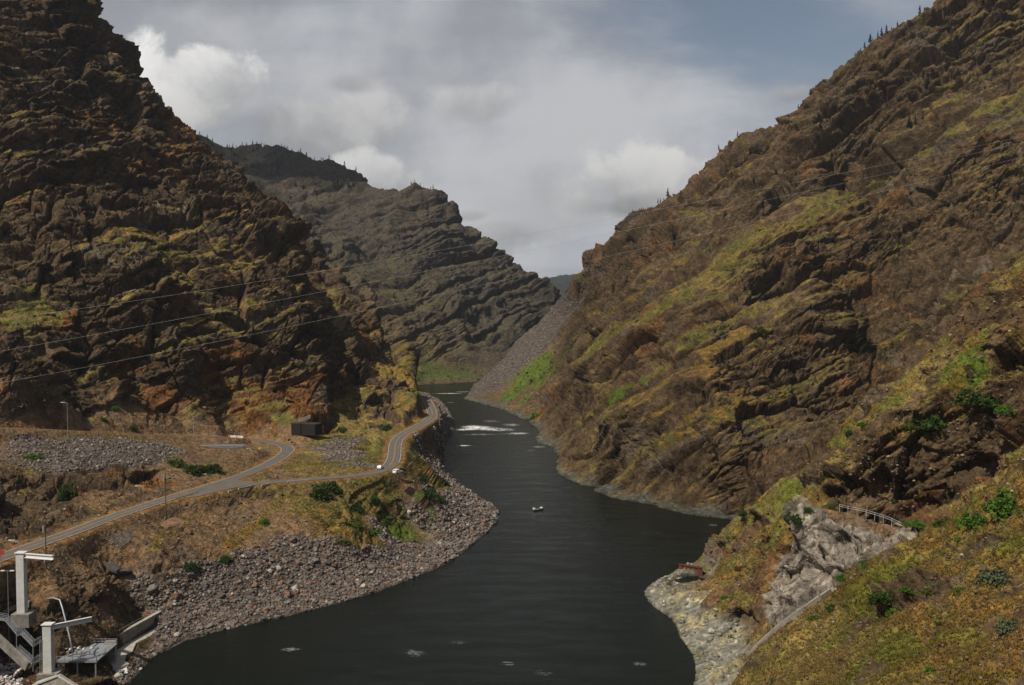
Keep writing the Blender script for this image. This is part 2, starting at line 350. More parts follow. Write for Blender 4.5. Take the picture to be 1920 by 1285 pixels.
def dist_line(x, y, line, lim=40):
    """distance to a polyline (x, y, z samples) and the height of its nearest sample; far points get lim"""
    d = np.full(len(x), lim, F32); h = np.zeros(len(x), F32)
    lo = line.min(0) - lim; hi = line.max(0) + lim
    idx = np.where((x > lo[0]) & (x < hi[0]) & (y > lo[1]) & (y < hi[1]))[0]
    lx, ly, lz = (line[:, k].astype(F32) for k in range(3))
    def job(ab):
        ii = idx[ab[0]:ab[1]]
        d2 = (x[ii, None] - lx) ** 2 + (y[ii, None] - ly) ** 2
        j = d2.argmin(1); dd = np.sqrt(d2[np.arange(len(ii)), j])
        d[ii] = np.minimum(dd, lim); h[ii] = lz[j]
    par(job, len(idx), 8000)
    return d, h
RD_W = 3.7
da, ha = dist_line(Xf, Yf, road_a); db, hb = dist_line(Xf, Yf, road_b)
roadd = np.minimum(da, db); roadh = np.where(da < db, ha, hb)
flat = 1 - sstep(RD_W + .8, RD_W + 6, roadd)
jd = np.full(NV, 99, F32); near_j = np.where((da < 25) & (np.abs(Xf + 108) < 40) & (Yf > 330) & (Yf < 440))[0]
jd[near_j] = poly_sdf(Xf[near_j], Yf[near_j], np.array([(p[0], p[1]) for p in JX]))
roadd = np.minimum(roadd, np.where(jd < 8, np.maximum(jd, 0) + RD_W - .6, 99)); roadh = np.where(jd < 4, ROADZ, roadh)
flat = 1 - sstep(RD_W + .8, RD_W + 6, roadd)
Zf = Zf * (1 - flat) + (roadh - .12) * flat
# river bed and shore
Zf = np.where(SD < 0, np.minimum(Zf, -.25 + .12 * np.maximum(SD, -40)), np.maximum(Zf, np.minimum(.16 * SD, 2.5)))

slope_b = 1 / np.sqrt(Nx * Nx + Ny * Ny + 1)
steep = sstep(.6, .42, slope_b)                       # steep soil and turf is rock
outc = np.zeros(NV, F32); iq = np.where((Xf > 35) & (Yf < 360))[0]
Pq = np.stack([Xf, Yf, Zf], 1)[iq]
outc[iq] = sstep(.06, .3, gnoise(Pq, 24, 42) * .8 + gnoise(Pq, 8, 43) * .5) * .9
for k_ in (1, 2):
    tr_ = CW[:, k_] * np.maximum(steep, outc); CW[:, k_] -= tr_; CW[:, 0] += tr_
c_r, c_s, c_g, c_c, c_b, c_w, c_a, c_v, c_f = (CW[:, k] for k in range(9))
P = np.stack([Xf, Yf, Zf], 1)
nn = np.sqrt(Nx * Nx + Ny * Ny + 1); N = np.stack([-Nx / nn, -Ny / nn, 1 / nn], 1)
slope0 = 1 / nn
offroad = sstep(RD_W + 1, RD_W + 9, roadd)
shore = np.where(SD < 0, 0, sstep(0, 30, SD))
rock = np.clip(c_r + c_f + .12 * c_w + .55 * c_a + .62 * c_g + .4 * c_v + .14 * c_s + .05 * c_c + .06 * c_b, 0, 1)
yard = np.where((Xf > -119) & (Xf < -103) & (Yf > 250) & (Yf < 296.5), .25, 1).astype(F32)
apd = np.full(NV, 9, F32); ia = np.where((np.abs(Xf + 104) < 16) & (np.abs(Yf - 275) < 40))[0]; apd[ia] = poly_sdf(Xf[ia], Yf[ia], np.array(APRON))
Zf = np.where(apd < .6, np.minimum(Zf, .5), Zf); P[:, 2] = Zf
rock = rock * yard * sstep(.3, 3, apd)
rockA = rock * offroad * (.3 + .7 * shore)
dscale = np.clip(Yf / 600.0, .45, 2.6)
lowslope = sstep(.97, .75, slope0)
rockA = rockA * np.maximum(.72 + .28 * lowslope, sstep(900, 1200, Yf))

D = np.zeros(NV, F32)
def sub(mask): return np.where(mask)[0]
far = sub(Yf > 950)
Pf = P[far]; fz = Pf[:, 2] + gnoise(Pf, 220, 37) * 22 + gnoise(Pf, 60, 38) * 7
fl_ = np.zeros(len(far), F32); fshelf = np.zeros(NV, F32)
for lam, amp in ((70, 11.), (27, 6.)):
    f = fz / lam; f = f - np.floor(f); fl_ += (np.where(f < .6, f / .6, (1 - f) / .4) - .5) * amp * sstep(-.6, .3, gnoise(Pf, lam * 4, 39))
    fshelf[far] = np.maximum(fshelf[far], sstep(.6, .75, f) * (1 - sstep(.95, 1, f)))
rockA[far] *= sstep(4, 70, Zf[far])
D[far] += (fl_ + fbm(Pf, 150, 3, 33, ridged=True, aniso=(1, 1, .8)) * 21) * rockA[far] * sstep(1050, 1300, Yf[far])
D[far] += (fbm(P[far], 260, 3, 1, ridged=True) * 14 + fbm(P[far], 60, 3, 5, ridged=True) * 9) * rockA[far] * sstep(950, 1300, Yf[far])
act = sub((rockA > .02) & (Yf < 2000))
Pa = P[act]
big = np.minimum(1.25, dscale[act])
D[act] += fbm(Pa, 85, 2, 9, ridged=True) * 6.0 * rockA[act] * big
D[act] += fbm(Pa, 34, 2, 13, aniso=(1, 1, .35)) * 4.2 * rockA[act] * big * sstep(1250, 1000, Yf[act])
mid_y = np.array([50, 250, 330, 440, 520, 620, 720, 850, 950, 1100, 1250]); mid_x = np.array([-25, -20, 10, 40, 30, 0, -20, -40, -60, -60, -60])
side = (sstep(-12, 12, Pa[:, 0] - np.interp(Pa[:, 1], mid_y, mid_x)) * sstep(1270, 1230, Pa[:, 1])).astype(F32)
warp = (gnoise(Pa, 80, 15) * 9 + gnoise(Pa, 19, 16) * 1.8) * (1 - .35 * side)
kx = .25 + .42 * side
kn = np.sqrt(1 + kx * kx)
strat = (Pa[:, 2] - kx * Pa[:, 0] + (.55 * side - .12 * (1 - side)) * Pa[:, 1] + warp) / kn
along = (Pa[:, 0] + kx * Pa[:, 2]) / kn
PS = np.stack([along * .62, Pa[:, 1] * .8, strat * 1.25], 1).astype(F32)       # bedding frame: blocks are slabs lying along the dip
PD = np.stack([along * .3, Pa[:, 1] * .75, strat * 1.15], 1).astype(F32)
D[act] += fbm(PD, 30, 3, 11, ridged=True) * 5.5 * rockA[act] * big * (.35 + .65 * side)
PX_ = np.stack([along * 1.1, Pa[:, 1] * .8, strat * .33], 1).astype(F32)
D[act] += fbm(PX_, 26, 2, 21, ridged=True) * 3.2 * rockA[act] * big * (.3 + .7 * side) * sstep(1250, 1000, Yf[act])
led = np.zeros(len(act), F32); shelf = np.zeros(NV, F32)
def ledge_profile(f):
    """undercut foot, steep face, then a shelf that falls back"""
    return np.where(f < .1, f / .1 * .8, np.where(f < .66, .8 + .2 * (f - .1) / .56, 1 - (f - .66) / .34)) - .5
for lam, amp, sd in ((74, 19.0, 45), (31, 7.5, 46), (12, 3.0, 17), (4.6, 1.0, 19)):
    f = strat / lam + (.1 if lam > 20 else .22) * gnoise(Pa, lam * 2.6, sd); f = f - np.floor(f)
    shelf[act] = np.maximum(shelf[act], sstep(.62, .78, f) * (1 - sstep(.95, 1, f)) * sstep(-.2, .35, gnoise(Pa, lam * 6, sd + 7)) * (1 if lam > 9 else .5))
    led += ledge_profile(f) * amp * sstep(-.5, .2, gnoise(Pa, min(lam * 6, 260), sd + 3)) * ((.35 + .65 * side) * sstep(370, 470, Pa[:, 1]) if lam > 40 else (.45 + .55 * sstep(350, 450, Pa[:, 1])) if lam > 20 else 1.0)
flu = sstep(190, 250, Pa[:, 0]) * sstep(560, 620, Pa[:, 1]) * sstep(800, 740, Pa[:, 1])
D[act] += (fbm(Pa, 11, 2, 14, ridged=True, aniso=(1, 1, .1)) * 3.4 + gnoise(Pa, 26, 12, aniso=(1, 1, .12)) * 3) * flu * rockA[act]
led *= 1 - .7 * flu
D[act] += led * rockA[act] * np.clip(dscale[act], .5, 1.4)
ran = np.full(NV, .5, F32); ran2 = np.full(NV, .5, F32); ran3 = np.full(NV, .5, F32)
for wl, amp, crack, seed, ymax in ((46, 9.5, 5.0, 22, 1300), (20, 5.4, 3.4, 27, 1300), (8.5, 2.5, 1.7, 23, 2600), (3.8, 1.1, .9, 24, 1400), (1.7, .5, .4, 25, 900), (.8, .26, .18, 26, 340)):
    ok = Yf[act] < ymax; ii = act[ok]
    edge, fac, r1, r2 = cells(PS[ok], wl, seed, None, rot=False)
    fade = 1 - sstep(ymax * .75, ymax, Yf[ii])
    D[ii] += (fac * amp + (r1 - .5) * amp * .75 - (1 - sstep(0, .045 + .6 / wl * .18, edge)) * crack * sstep(.55, .9, rock[ii])) * rockA[ii] * fade * ((.35 + .65 * sstep(350, 450, Yf[ii])) if wl > 30 else 1.0)
    if wl == 20: ran3[ii] = r2
    if wl == 8.5: ran[ii] = r2
    if wl == 3.8: ran2[ii] = r2
D[act] += fbm(Pa, 6.0, 3, 28, ridged=True) * .7 * rockA[act] * big
wr = sub((c_w > .25) & (Yf < 400))
for wl, amp, seed in ((15, 6.5, 36), (6, 2.8, 37), (2.4, .9, 38)):
    edge, fac, r1, r2 = cells(P[wr], wl, seed, (1.15, 1.15, .62))
    D[wr] += (fac * amp + (r1 - .5) * amp * .5 - (1 - sstep(0, .06, edge)) * amp * .25) * sstep(.25, .6, c_w[wr])
D -= rockA * (4.0 + 6 * sstep(1000, 1400, Yf))
D[wr] -= 2.5 * sstep(.25, .6, c_w[wr])
# loose ground: hummocks, stones
soft = sub((Yf < 1250) & (rockA < .75) & (SD > -2) & (roadd > RD_W + 1.2))
Ps = P[soft]
w_soft = (c_s + c_g + c_c + c_v + c_b)[soft] * offroad[soft]
D[soft] += (gnoise(Ps, 14, 30) * .8 + gnoise(Ps, 5, 31) * .35) * w_soft
edge, fac, r1, r2 = cells(Ps, 1.5, 32)
stone = np.clip(c_b + c_c + .8 * c_a, 0, 1)[soft]
D[soft] += ((r1 ** 2) * .5 + fac * .25 - .2) * stone * offroad[soft] * sstep(-1, 1.5, SD[soft])
ran2[soft] = np.where(stone > .3, r2, ran2[soft])
near = sub((Yf < 330) & (c_g + c_s + c_r > .3) & (roadd > RD_W + 1.2))
D[near] += (gnoise(P[near], 1.1, 34) * .16 + gnoise(P[near], .55, 35) * .08) * (c_g + c_s + .5 * c_r)[near]
print('displaced', round(time.time() - T0, 1))
Q = P + N * D[:, None]
# undercuts and recesses of the near right cliffs: (px, py, depth, radius across, radius up, metres pushed in)
for px, py, d, ra, rz_, amt in [(1652, 915, 292, 3.2, 6.5, 7), (1745, 925, 268, 5.5, 8.5, 9), (1800, 880, 262, 6, 5, 6), (1600, 925, 296, 5, 4, 5), (1560, 935, 300, 4, 3, 4), (1905, 705, 275, 7, 7.5, 9), (1850, 690, 285, 4, 4, 4), (1500, 1085, 249, 5.5, 6, 5), (1465, 1035, 262, 2.5, 4, 3.5), (1580, 1025, 252, 4, 4, 4),
        (1375, 1185, 268, 5, 7, 7), (1545, 1090, 243, 4, 4, 4), (1745, 1050, 182, 2, 1.8, 2), (1690, 870, 292, 2, 3, -2.5), (1700, 790, 303, 5, 2.5, 3), (1410, 985, 318, 3, 3, 3), (1425, 1020, 298, 2.5, 3, 3), (1360, 1040, 325, 2, 3, 2.5)]:
    X_, Y_, Z_ = ray(px, py); i_ = int(np.clip(np.searchsorted(us, X_ / Y_), 0, NUc - 1)); rw = Q[i_ * NR:(i_ + 1) * NR]
    j_ = int(np.argmax((rw[:, 2] - CAM_Z) / rw[:, 1] >= Z_ / Y_)); cx, cy, cz_ = rw[j_]
    ii = np.where((np.abs(Q[:, 0] - cx) < ra * 3) & (np.abs(Q[:, 1] - cy) < ra * 4))[0]
    w = np.exp(-((Q[ii, 0] - cx) / ra) ** 2 - ((Q[ii, 1] - cy) / (ra * 1.6)) ** 2 - ((Q[ii, 2] - cz_) / rz_) ** 2)
    w = sstep(.15, .75, w) * amt
    hx, hy = (.62, .78) if px > 960 else (-.6, .8)
    Q[ii, 0] += w * hx; Q[ii, 1] += w * hy; Q[ii, 2] -= w * .1
sink = (SD > 0) & (SD < 25)
Q[:, 2] = np.where(SD < -1.0, np.minimum(Q[:, 2], -.3), Q[:, 2])
QG = Q.reshape(NUc, NR, 3)
du = np.gradient(QG, axis=0); dv = np.gradient(QG, axis=1)
FN = np.cross(du, dv); FN /= np.linalg.norm(FN, axis=2, keepdims=True) + 1e-9
flatness = FN[..., 2]
def boxblur(A, k0, k1):
    for ax, k in ((0, k0), (1, k1)):
        if k < 2: continue
        pw = [(0, 0), (0, 0)]; pw[ax] = (k // 2, k // 2)
        cs = np.cumsum(np.pad(A, pw, mode='edge'), axis=ax)
        z = np.zeros_like(np.take(cs, [0], axis=ax)); cs = np.concatenate([z, cs], axis=ax)
        n = A.shape[ax]
        A = (np.take(cs, range(k, k + n), axis=ax) - np.take(cs, range(0, n), axis=ax)) / k
    return A
flat_s = boxblur(flatness, 5, 7).ravel()
flatness = flatness.ravel()
# ------------------------------------------------------------------ ground colour (albedo only)
def rgb(*c): return np.array(c, F32)
def mixc(A, B, t): return A * (1 - t[:, None]) + B * t[:, None]
n80 = gnoise(P, 90, 50); n30 = gnoise(P, 31, 51); n12 = gnoise(P, 12, 52); n4 = gnoise(P, 4.3, 53)
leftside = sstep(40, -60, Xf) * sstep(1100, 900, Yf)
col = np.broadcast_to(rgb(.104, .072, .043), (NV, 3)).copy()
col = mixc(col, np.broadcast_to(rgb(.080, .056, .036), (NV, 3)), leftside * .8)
col = mixc(col, np.broadcast_to(rgb(.128, .102, .076), (NV, 3)), sstep(.1, .7, n30 + .5 * (ran - .5)) * .7)
rust = sstep(.18, .62, n80 * .7 + n12 * .35 + (ran3 - .5) * .55 + (ran - .5) * .35)
col = mixc(col, np.broadcast_to(rgb(.185, .085, .032), (NV, 3)), rust * (.68 - .26 * sstep(20, 80, Xf)))
col *= (.72 + .56 * ran2)[:, None] * (.85 + .3 * ran)[:, None]
farblend = sstep(1100, 1400, Yf)
col = mixc(col, np.broadcast_to(rgb(.074, .066, .056), (NV, 3)) * (.8 + .4 * ran[:, None]), farblend * .8)
# pale fresh rock and river-worn rock
col = mixc(col, rgb(.225, .195, .16) * (.55 + .8 * ran2[:, None]) * (.8 + .35 * sstep(-.5, .5, n4 + n12))[:, None], sstep(.46, .58, c_w + .2 * n4))
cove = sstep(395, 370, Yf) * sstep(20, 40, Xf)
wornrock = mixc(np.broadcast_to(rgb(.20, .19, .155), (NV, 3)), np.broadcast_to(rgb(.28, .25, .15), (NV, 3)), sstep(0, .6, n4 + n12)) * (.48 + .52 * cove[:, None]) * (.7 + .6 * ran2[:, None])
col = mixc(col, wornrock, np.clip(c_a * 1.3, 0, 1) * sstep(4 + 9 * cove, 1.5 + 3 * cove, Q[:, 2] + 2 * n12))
# loose ground
soil = mixc(np.broadcast_to(rgb(.185, .118, .068), (NV, 3)), np.broadcast_to(rgb(.150, .105, .068), (NV, 3)), sstep(-.2, .5, n12 + .6 * n4))
grav = rgb(.098, .081, .070) * (.55 + .9 * ran2[:, None])
beach = mixc(rgb(.125, .105, .088) * (.45 + 1.1 * ran2[:, None]), np.broadcast_to(rgb(.20, .12, .085), (NV, 3)), sstep(.75, .95, np.abs(ran2 - .5) * 2) * .5)
tw = c_s + c_c + c_b + 1e-4
loose = (soil * c_s[:, None] + grav * c_c[:, None] + beach * c_b[:, None]) / tw[:, None]
col = mixc(col, loose, sstep(.3, .6, c_s + c_c + c_b + .12 * n12))
# grass: on ledges and gentle ground, thicker where the survey marks it
grassy = c_g * (1 - .5 * sstep(20, 60, Xf) * sstep(420, 460, Yf)) + .35 * c_v + .22 * c_s + .16 * c_r + .1 * c_f
gm = sstep(.58, .88, flat_s + .25 * c_v - .85 * np.maximum(0, slope0 - .66) * np.clip(c_r * 1.3, 0, 1) + (.34 + .2 * sstep(0, 80, Xf)) * np.maximum(shelf, .8 * fshelf * farblend) - .42 * c_s + .36 * (grassy - .3) + .16 * n30 + .13 * n12 + .1 * n4)
rockyonly = np.clip(c_r + c_f, 0, 1)
gm *= 1 - .3 * farblend
gm *= np.clip(1.15 - 1.2 * c_b - 1.1 * c_c - c_w * 1.1 - .9 * c_a, 0, 1) * sstep(1, 6, Q[:, 2]) * np.clip(.5 + 1.2 * grassy + .3 * shelf, 0, 1)
gcol = mixc(np.broadcast_to(rgb(.195, .145, .058), (NV, 3)), np.broadcast_to(rgb(.122, .112, .038), (NV, 3)), sstep(-.35, .55, n30 + .5 * n12))
gcol = mixc(gcol, np.broadcast_to(rgb(.235, .138, .048), (NV, 3)), sstep(.1, .6, -n80 + .7 * n4) * .7)
gcol = mixc(gcol, np.broadcast_to(rgb(.075, .115, .022), (NV, 3)), sstep(.2, .6, c_v + .35 * n4 + .2 * n12) * .85)
gcol = mixc(gcol, np.broadcast_to(rgb(.086, .076, .050), (NV, 3)), farblend * .9)
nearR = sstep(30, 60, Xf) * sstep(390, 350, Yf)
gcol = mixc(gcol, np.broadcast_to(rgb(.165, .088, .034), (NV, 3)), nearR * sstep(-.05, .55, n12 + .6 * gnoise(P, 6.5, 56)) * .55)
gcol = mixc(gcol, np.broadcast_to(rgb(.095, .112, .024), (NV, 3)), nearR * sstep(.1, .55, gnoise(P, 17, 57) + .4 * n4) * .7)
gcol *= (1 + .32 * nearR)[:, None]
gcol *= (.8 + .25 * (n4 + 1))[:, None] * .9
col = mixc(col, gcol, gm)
# road shoulders: orange dirt strip
sh = (1 - sstep(RD_W + 1.2, RD_W + 3.2 + 1.5 * n4, roadd))
col = mixc(col, np.broadcast_to(rgb(.24, .135, .06), (NV, 3)) * (.85 + .2 * n4[:, None]), np.clip(sh, 0, 1) * .85)
col = mixc(col, np.broadcast_to(rgb(.045, .056, .050), (NV, 3)), sstep(2600, 3200, Yf))
dark_ = .84 - .14 * farblend + .12 * np.clip(c_w + c_b + cove * c_a, 0, 1)
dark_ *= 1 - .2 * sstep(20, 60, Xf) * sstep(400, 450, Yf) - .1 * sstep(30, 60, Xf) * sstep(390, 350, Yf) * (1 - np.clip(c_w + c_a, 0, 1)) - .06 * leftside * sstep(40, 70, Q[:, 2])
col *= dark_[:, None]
lum = col.mean(1, keepdims=True); col = np.clip(lum + (col - lum) * 1.16, .006, 1)
# wet line at the water
col *= (.5 + .5 * sstep(-.1, 1.1, Q[:, 2]))[:, None]
wet = 1 - sstep(.2, 1.2, Q[:, 2])
print('coloured', round(time.time() - T0, 1))

def new_mat(name):
    m = bpy.data.materials.new(name); m.use_nodes = True
    nt = m.node_tree; nt.nodes.clear(); return m, nt
def node(nt, t, **kw):
    n = nt.nodes.new(t)
    for k, v in kw.items():
        if k in n.inputs.keys(): n.inputs[k].default_value = v
        else: setattr(n, k, v)
    return n
def ground_material():
    m, nt = new_mat('rocky_ground'); ln = nt.links.new
    out = node(nt, 'ShaderNodeOutputMaterial'); b = node(nt, 'ShaderNodeBsdfPrincipled')
    b.inputs['Roughness'].default_value = .95; b.inputs['Specular IOR Level'].default_value = .08
    at = node(nt, 'ShaderNodeAttribute', attribute_name='albedo')
    tc = node(nt, 'ShaderNodeNewGeometry')
    n1 = node(nt, 'ShaderNodeTexNoise'); n1.inputs['Scale'].default_value = .30; n1.inputs['Detail'].default_value = 7; n1.inputs['Roughness'].default_value = .66; n1.inputs['Distortion'].default_value = .1
    ln(tc.outputs['Position'], n1.inputs['Vector'])
    vo = node(nt, 'ShaderNodeTexVoronoi', feature='DISTANCE_TO_EDGE'); vo.inputs['Scale'].default_value = .42
    ln(tc.outputs['Position'], vo.inputs['Vector'])
    vo2 = node(nt, 'ShaderNodeTexVoronoi'); vo2.inputs['Scale'].default_value = .8; ln(tc.outputs['Position'], vo2.inputs['Vector'])
    mr = node(nt, 'ShaderNodeMapRange'); ln(n1.outputs['Fac'], mr.inputs['Value'])
    mr.inputs['From Min'].default_value = .3; mr.inputs['From Max'].default_value = .7; mr.inputs['To Min'].default_value = .55; mr.inputs['To Max'].default_value = 1.45
    sc = node(nt, 'ShaderNodeSeparateColor'); ln(vo2.outputs['Color'], sc.inputs[0])
    mr3 = node(nt, 'ShaderNodeMapRange'); ln(sc.outputs[0], mr3.inputs['Value']); mr3.inputs['To Min'].default_value = .72; mr3.inputs['To Max'].default_value = 1.3
    mm = node(nt, 'ShaderNodeMath', operation='MULTIPLY'); ln(mr.outputs['Result'], mm.inputs[0]); ln(mr3.outputs[0], mm.inputs[1])
    mx = node(nt, 'ShaderNodeMix', data_type='RGBA', blend_type='MULTIPLY'); mx.inputs['Factor'].default_value = 1
    ln(at.outputs['Color'], mx.inputs['A']); ln(mm.outputs[0], mx.inputs['B'])
    ln(mx.outputs['Result'], b.inputs['Base Color'])
    cr = node(nt, 'ShaderNodeMapRange'); ln(vo.outputs['Distance'], cr.inputs['Value']); cr.inputs['From Max'].default_value = .22; cr.inputs['To Max'].default_value = .13
    ad = node(nt, 'ShaderNodeMath', operation='ADD'); ln(n1.outputs['Fac'], ad.inputs[0]); ln(cr.outputs[0], ad.inputs[1])
    bp = node(nt, 'ShaderNodeBump'); bp.inputs['Strength'].default_value = 1.0; bp.inputs['Distance'].default_value = 1.5
    ln(ad.outputs[0], bp.inputs['Height']); ln(bp.outputs['Normal'], b.inputs['Normal'])
    ln(b.outputs['BSDF'], out.inputs['Surface']); return m
M_GROUND = ground_material()

def fast_mesh(name, verts, quads, mats, attrs=None, smooth=True):
    me = bpy.data.meshes.new(name)
    nv, nf = len(verts), len(quads); k = quads.shape[1]
    me.vertices.add(nv); me.vertices.foreach_set('co', np.ascontiguousarray(verts, F32).ravel())
    me.loops.add(nf * k); me.loops.foreach_set('vertex_index', np.ascontiguousarray(quads, np.int32).ravel())
    me.polygons.add(nf); me.polygons.foreach_set('loop_start', np.arange(0, nf * k, k, dtype=np.int32))
    me.polygons.foreach_set('loop_total', np.full(nf, k, np.int32))
    if smooth: me.polygons.foreach_set('use_smooth', np.ones(nf, bool))
    for an, arr in (attrs or {}).items():
        a = me.attributes.new(an, 'FLOAT_COLOR', 'POINT')
        a.data.foreach_set('color', np.c_[arr, np.ones(len(arr))].astype(F32).ravel())
    me.update(calc_edges=True)
    for m in (mats if isinstance(mats, (list, tuple)) else [mats]): me.materials.append(m)
    o = bpy.data.objects.new(name, me); COL.objects.link(o); return o

idx = np.arange(NV, dtype=np.int32).reshape(NUc, NR)
quads = np.stack([idx[:-1, :-1], idx[1:, :-1], idx[1:, 1:], idx[:-1, 1:]], -1).reshape(-1, 4)
qy = Yf[quads[:, 0]]; qx = Xf[quads[:, 0]]; qs = SD[quads].min(1)
mid_y = np.array([50, 250, 330, 440, 520, 620, 720, 850, 950, 1100, 1250]); mid_x = np.array([-25, -20, 10, 40, 30, 0, -20, -40, -60, -60, -60])
xc = np.interp(qy, mid_y, mid_x)
region = np.where(qy > 2050, 3, np.where(qy > 1250, 2, np.where(qx < xc, 0, 1)))
region = np.where((region == 0) & (qy > 1000) & (qy > 1000 - 1.2 * (qx + 120)), 2, region)
deep = (qs < -18)
GROUND = []
for rid, nm in ((0, 'hillside_left'), (1, 'hillside_right'), (2, 'mountain_far'), (3, 'hill_distant')):
    q = quads[(region == rid) & ~deep]
    vs, inv = np.unique(q, return_inverse=True)
    o = fast_mesh(nm, Q[vs], inv.reshape(-1, 4).astype(np.int32), M_GROUND, {'albedo': col[vs]}, smooth=False)
    o['kind'] = 'structure'; GROUND.append(o)
q = quads[deep]; vs, inv = np.unique(q, return_inverse=True)
o = fast_mesh('river_bed', Q[vs], inv.reshape(-1, 4).astype(np.int32), M_GROUND, {'albedo': col[vs]}); o['kind'] = 'structure'
print('ground meshes', round(time.time() - T0, 1))
# ------------------------------------------------------------------ river surface
def water_material():
    m, nt = new_mat('river_water'); ln = nt.links.new
    out = node(nt, 'ShaderNodeOutputMaterial'); b = node(nt, 'ShaderNodeBsdfPrincipled')
    tc = node(nt, 'ShaderNodeNewGeometry')
    mp = node(nt, 'ShaderNodeMapping'); mp.inputs['Scale'].default_value = (.55, 1.0, 1); ln(tc.outputs['Position'], mp.inputs[0])
    n1 = node(nt, 'ShaderNodeTexNoise'); ln(mp.outputs[0], n1.inputs['Vector']); n1.inputs['Scale'].default_value = .11; n1.inputs['Detail'].default_value = 9; n1.inputs['Roughness'].default_value = .62; n1.inputs['Distortion'].default_value = 1.2
    bp = node(nt, 'ShaderNodeBump'); bp.inputs['Strength'].default_value = .34; bp.inputs['Distance'].default_value = 2.2; ln(n1.outputs['Fac'], bp.inputs['Height'])
    at = node(nt, 'ShaderNodeAttribute', attribute_name='foam')
    mp2 = node(nt, 'ShaderNodeMapping'); mp2.inputs['Scale'].default_value = (.22, .5, 1); mp2.inputs['Rotation'].default_value = (0, 0, .12); ln(tc.outputs['Position'], mp2.inputs[0])
    n2 = node(nt, 'ShaderNodeTexNoise'); ln(mp2.outputs[0], n2.inputs['Vector']); n2.inputs['Scale'].default_value = .75; n2.inputs['Detail'].default_value = 7; n2.inputs['Roughness'].default_value = .7; n2.inputs['Distortion'].default_value = .8
    sp = node(nt, 'ShaderNodeSeparateColor'); ln(at.outputs['Color'], sp.inputs[0])
    rg = node(nt, 'ShaderNodeMath', operation='MULTIPLY_ADD'); ln(n2.outputs['Fac'], rg.inputs[0]); rg.inputs[1].default_value = 4; rg.inputs[2].default_value = -2
    ab = node(nt, 'ShaderNodeMath', operation='ABSOLUTE'); ln(rg.outputs[0], ab.inputs[0]); iv = node(nt, 'ShaderNodeMath', operation='SUBTRACT'); iv.inputs[0].default_value = 1; ln(ab.outputs[0], iv.inputs[1])
    ad = node(nt, 'ShaderNodeMath', operation='ADD'); ln(iv.outputs[0], ad.inputs[0]); ln(sp.outputs[0], ad.inputs[1])
    mr = node(nt, 'ShaderNodeMapRange'); ln(ad.outputs[0], mr.inputs['Value'])
    for k, q in zip(('From Min', 'From Max', 'To Min', 'To Max'), (1.22, 1.5, 0, 1)): mr.inputs[k].default_value = q
    mx = node(nt, 'ShaderNodeMix', data_type='RGBA'); ln(mr.outputs[0], mx.inputs['Factor']); mx.inputs['A'].default_value = (.005, .0068, .0046, 1); mx.inputs['B'].default_value = (.78, .78, .75, 1)
    ln(mx.outputs['Result'], b.inputs['Base Color'])
    mr2 = node(nt, 'ShaderNodeMapRange'); ln(mr.outputs[0], mr2.inputs['Value']); mr2.inputs['To Min'].default_value = .16; mr2.inputs['To Max'].default_value = .9; ln(mr2.outputs[0], b.inputs['Roughness'])
    b.inputs['IOR'].default_value = 1.33; b.inputs['Specular IOR Level'].default_value = .07
    ln(bp.outputs['Normal'], b.inputs['Normal']); ln(b.outputs[0], out.inputs[0]); return m
wu = np.linspace(-.42, .42, 420); wl_ = np.linspace(math.log(60), math.log(1650), 520)
WU, WL = np.meshgrid(wu, wl_, indexing='ij'); WY = np.exp(WL); WX = WU * WY
foam = np.zeros(WX.size, F32)
def foam_at(px, py, sx, sy, amp):
    x, y, _ = at_z(px, py, 0); global foam
    foam += amp * np.exp(-((WX.ravel() - x) / sx) ** 2 - ((WY.ravel() - y) / sy) ** 2)
for t in [(905, 803, 12, 16, .46), (945, 806, 14, 12, .46), (975, 813, 12, 8, .45), (880, 800, 10, 12, .42), (868, 806, 8, 7, .5), (920, 790, 14, 18, .36), (900, 815, 20, 7, .42), (960, 797, 10, 12, .42), (869, 836, 8, 4, .62), (852, 738, 16, 7, .38), (870, 735, 18, 8, .46), (820, 738, 22, 6, .34), (1010, 838, 8, 5, .45), (995, 845, 7, 4, .4),
          (785, 1232, 5, 8, .22), (768, 1222, 5, 4, .2), (605, 1270, 8, 5, .2), (545, 1218, 5, 3, .38), (950, 1245, 4, 3, .38), (1020, 1262, 5, 4, .34), (860, 1205, 6, 4, .3), (1220, 1000, 14, 4, .3), (1340, 985, 8, 4, .34), (845, 755, 8, 8, .4), (905, 757, 6, 5, .42), (700, 1150, 8, 4, .27), (1200, 1245, 4, 4, .33)]:
    foam_at(*t)
wsd = poly_sdf(WX.ravel().astype(F32), WY.ravel().astype(F32), RIVER)
wi = np.arange(WX.size, dtype=np.int32).reshape(WX.shape)
wq = np.stack([wi[:-1, :-1], wi[1:, :-1], wi[1:, 1:], wi[:-1, 1:]], -1).reshape(-1, 4)
wq = wq[wsd[wq].min(1) < 12]
vs, inv = np.unique(wq, return_inverse=True)
wv = np.stack([WX.ravel(), WY.ravel(), np.zeros(WX.size)], 1)[vs]
o = fast_mesh('river', wv, inv.reshape(-1, 4).astype(np.int32), water_material(), {'foam': np.repeat(foam[vs][:, None], 3, 1)}); o['kind'] = 'structure'
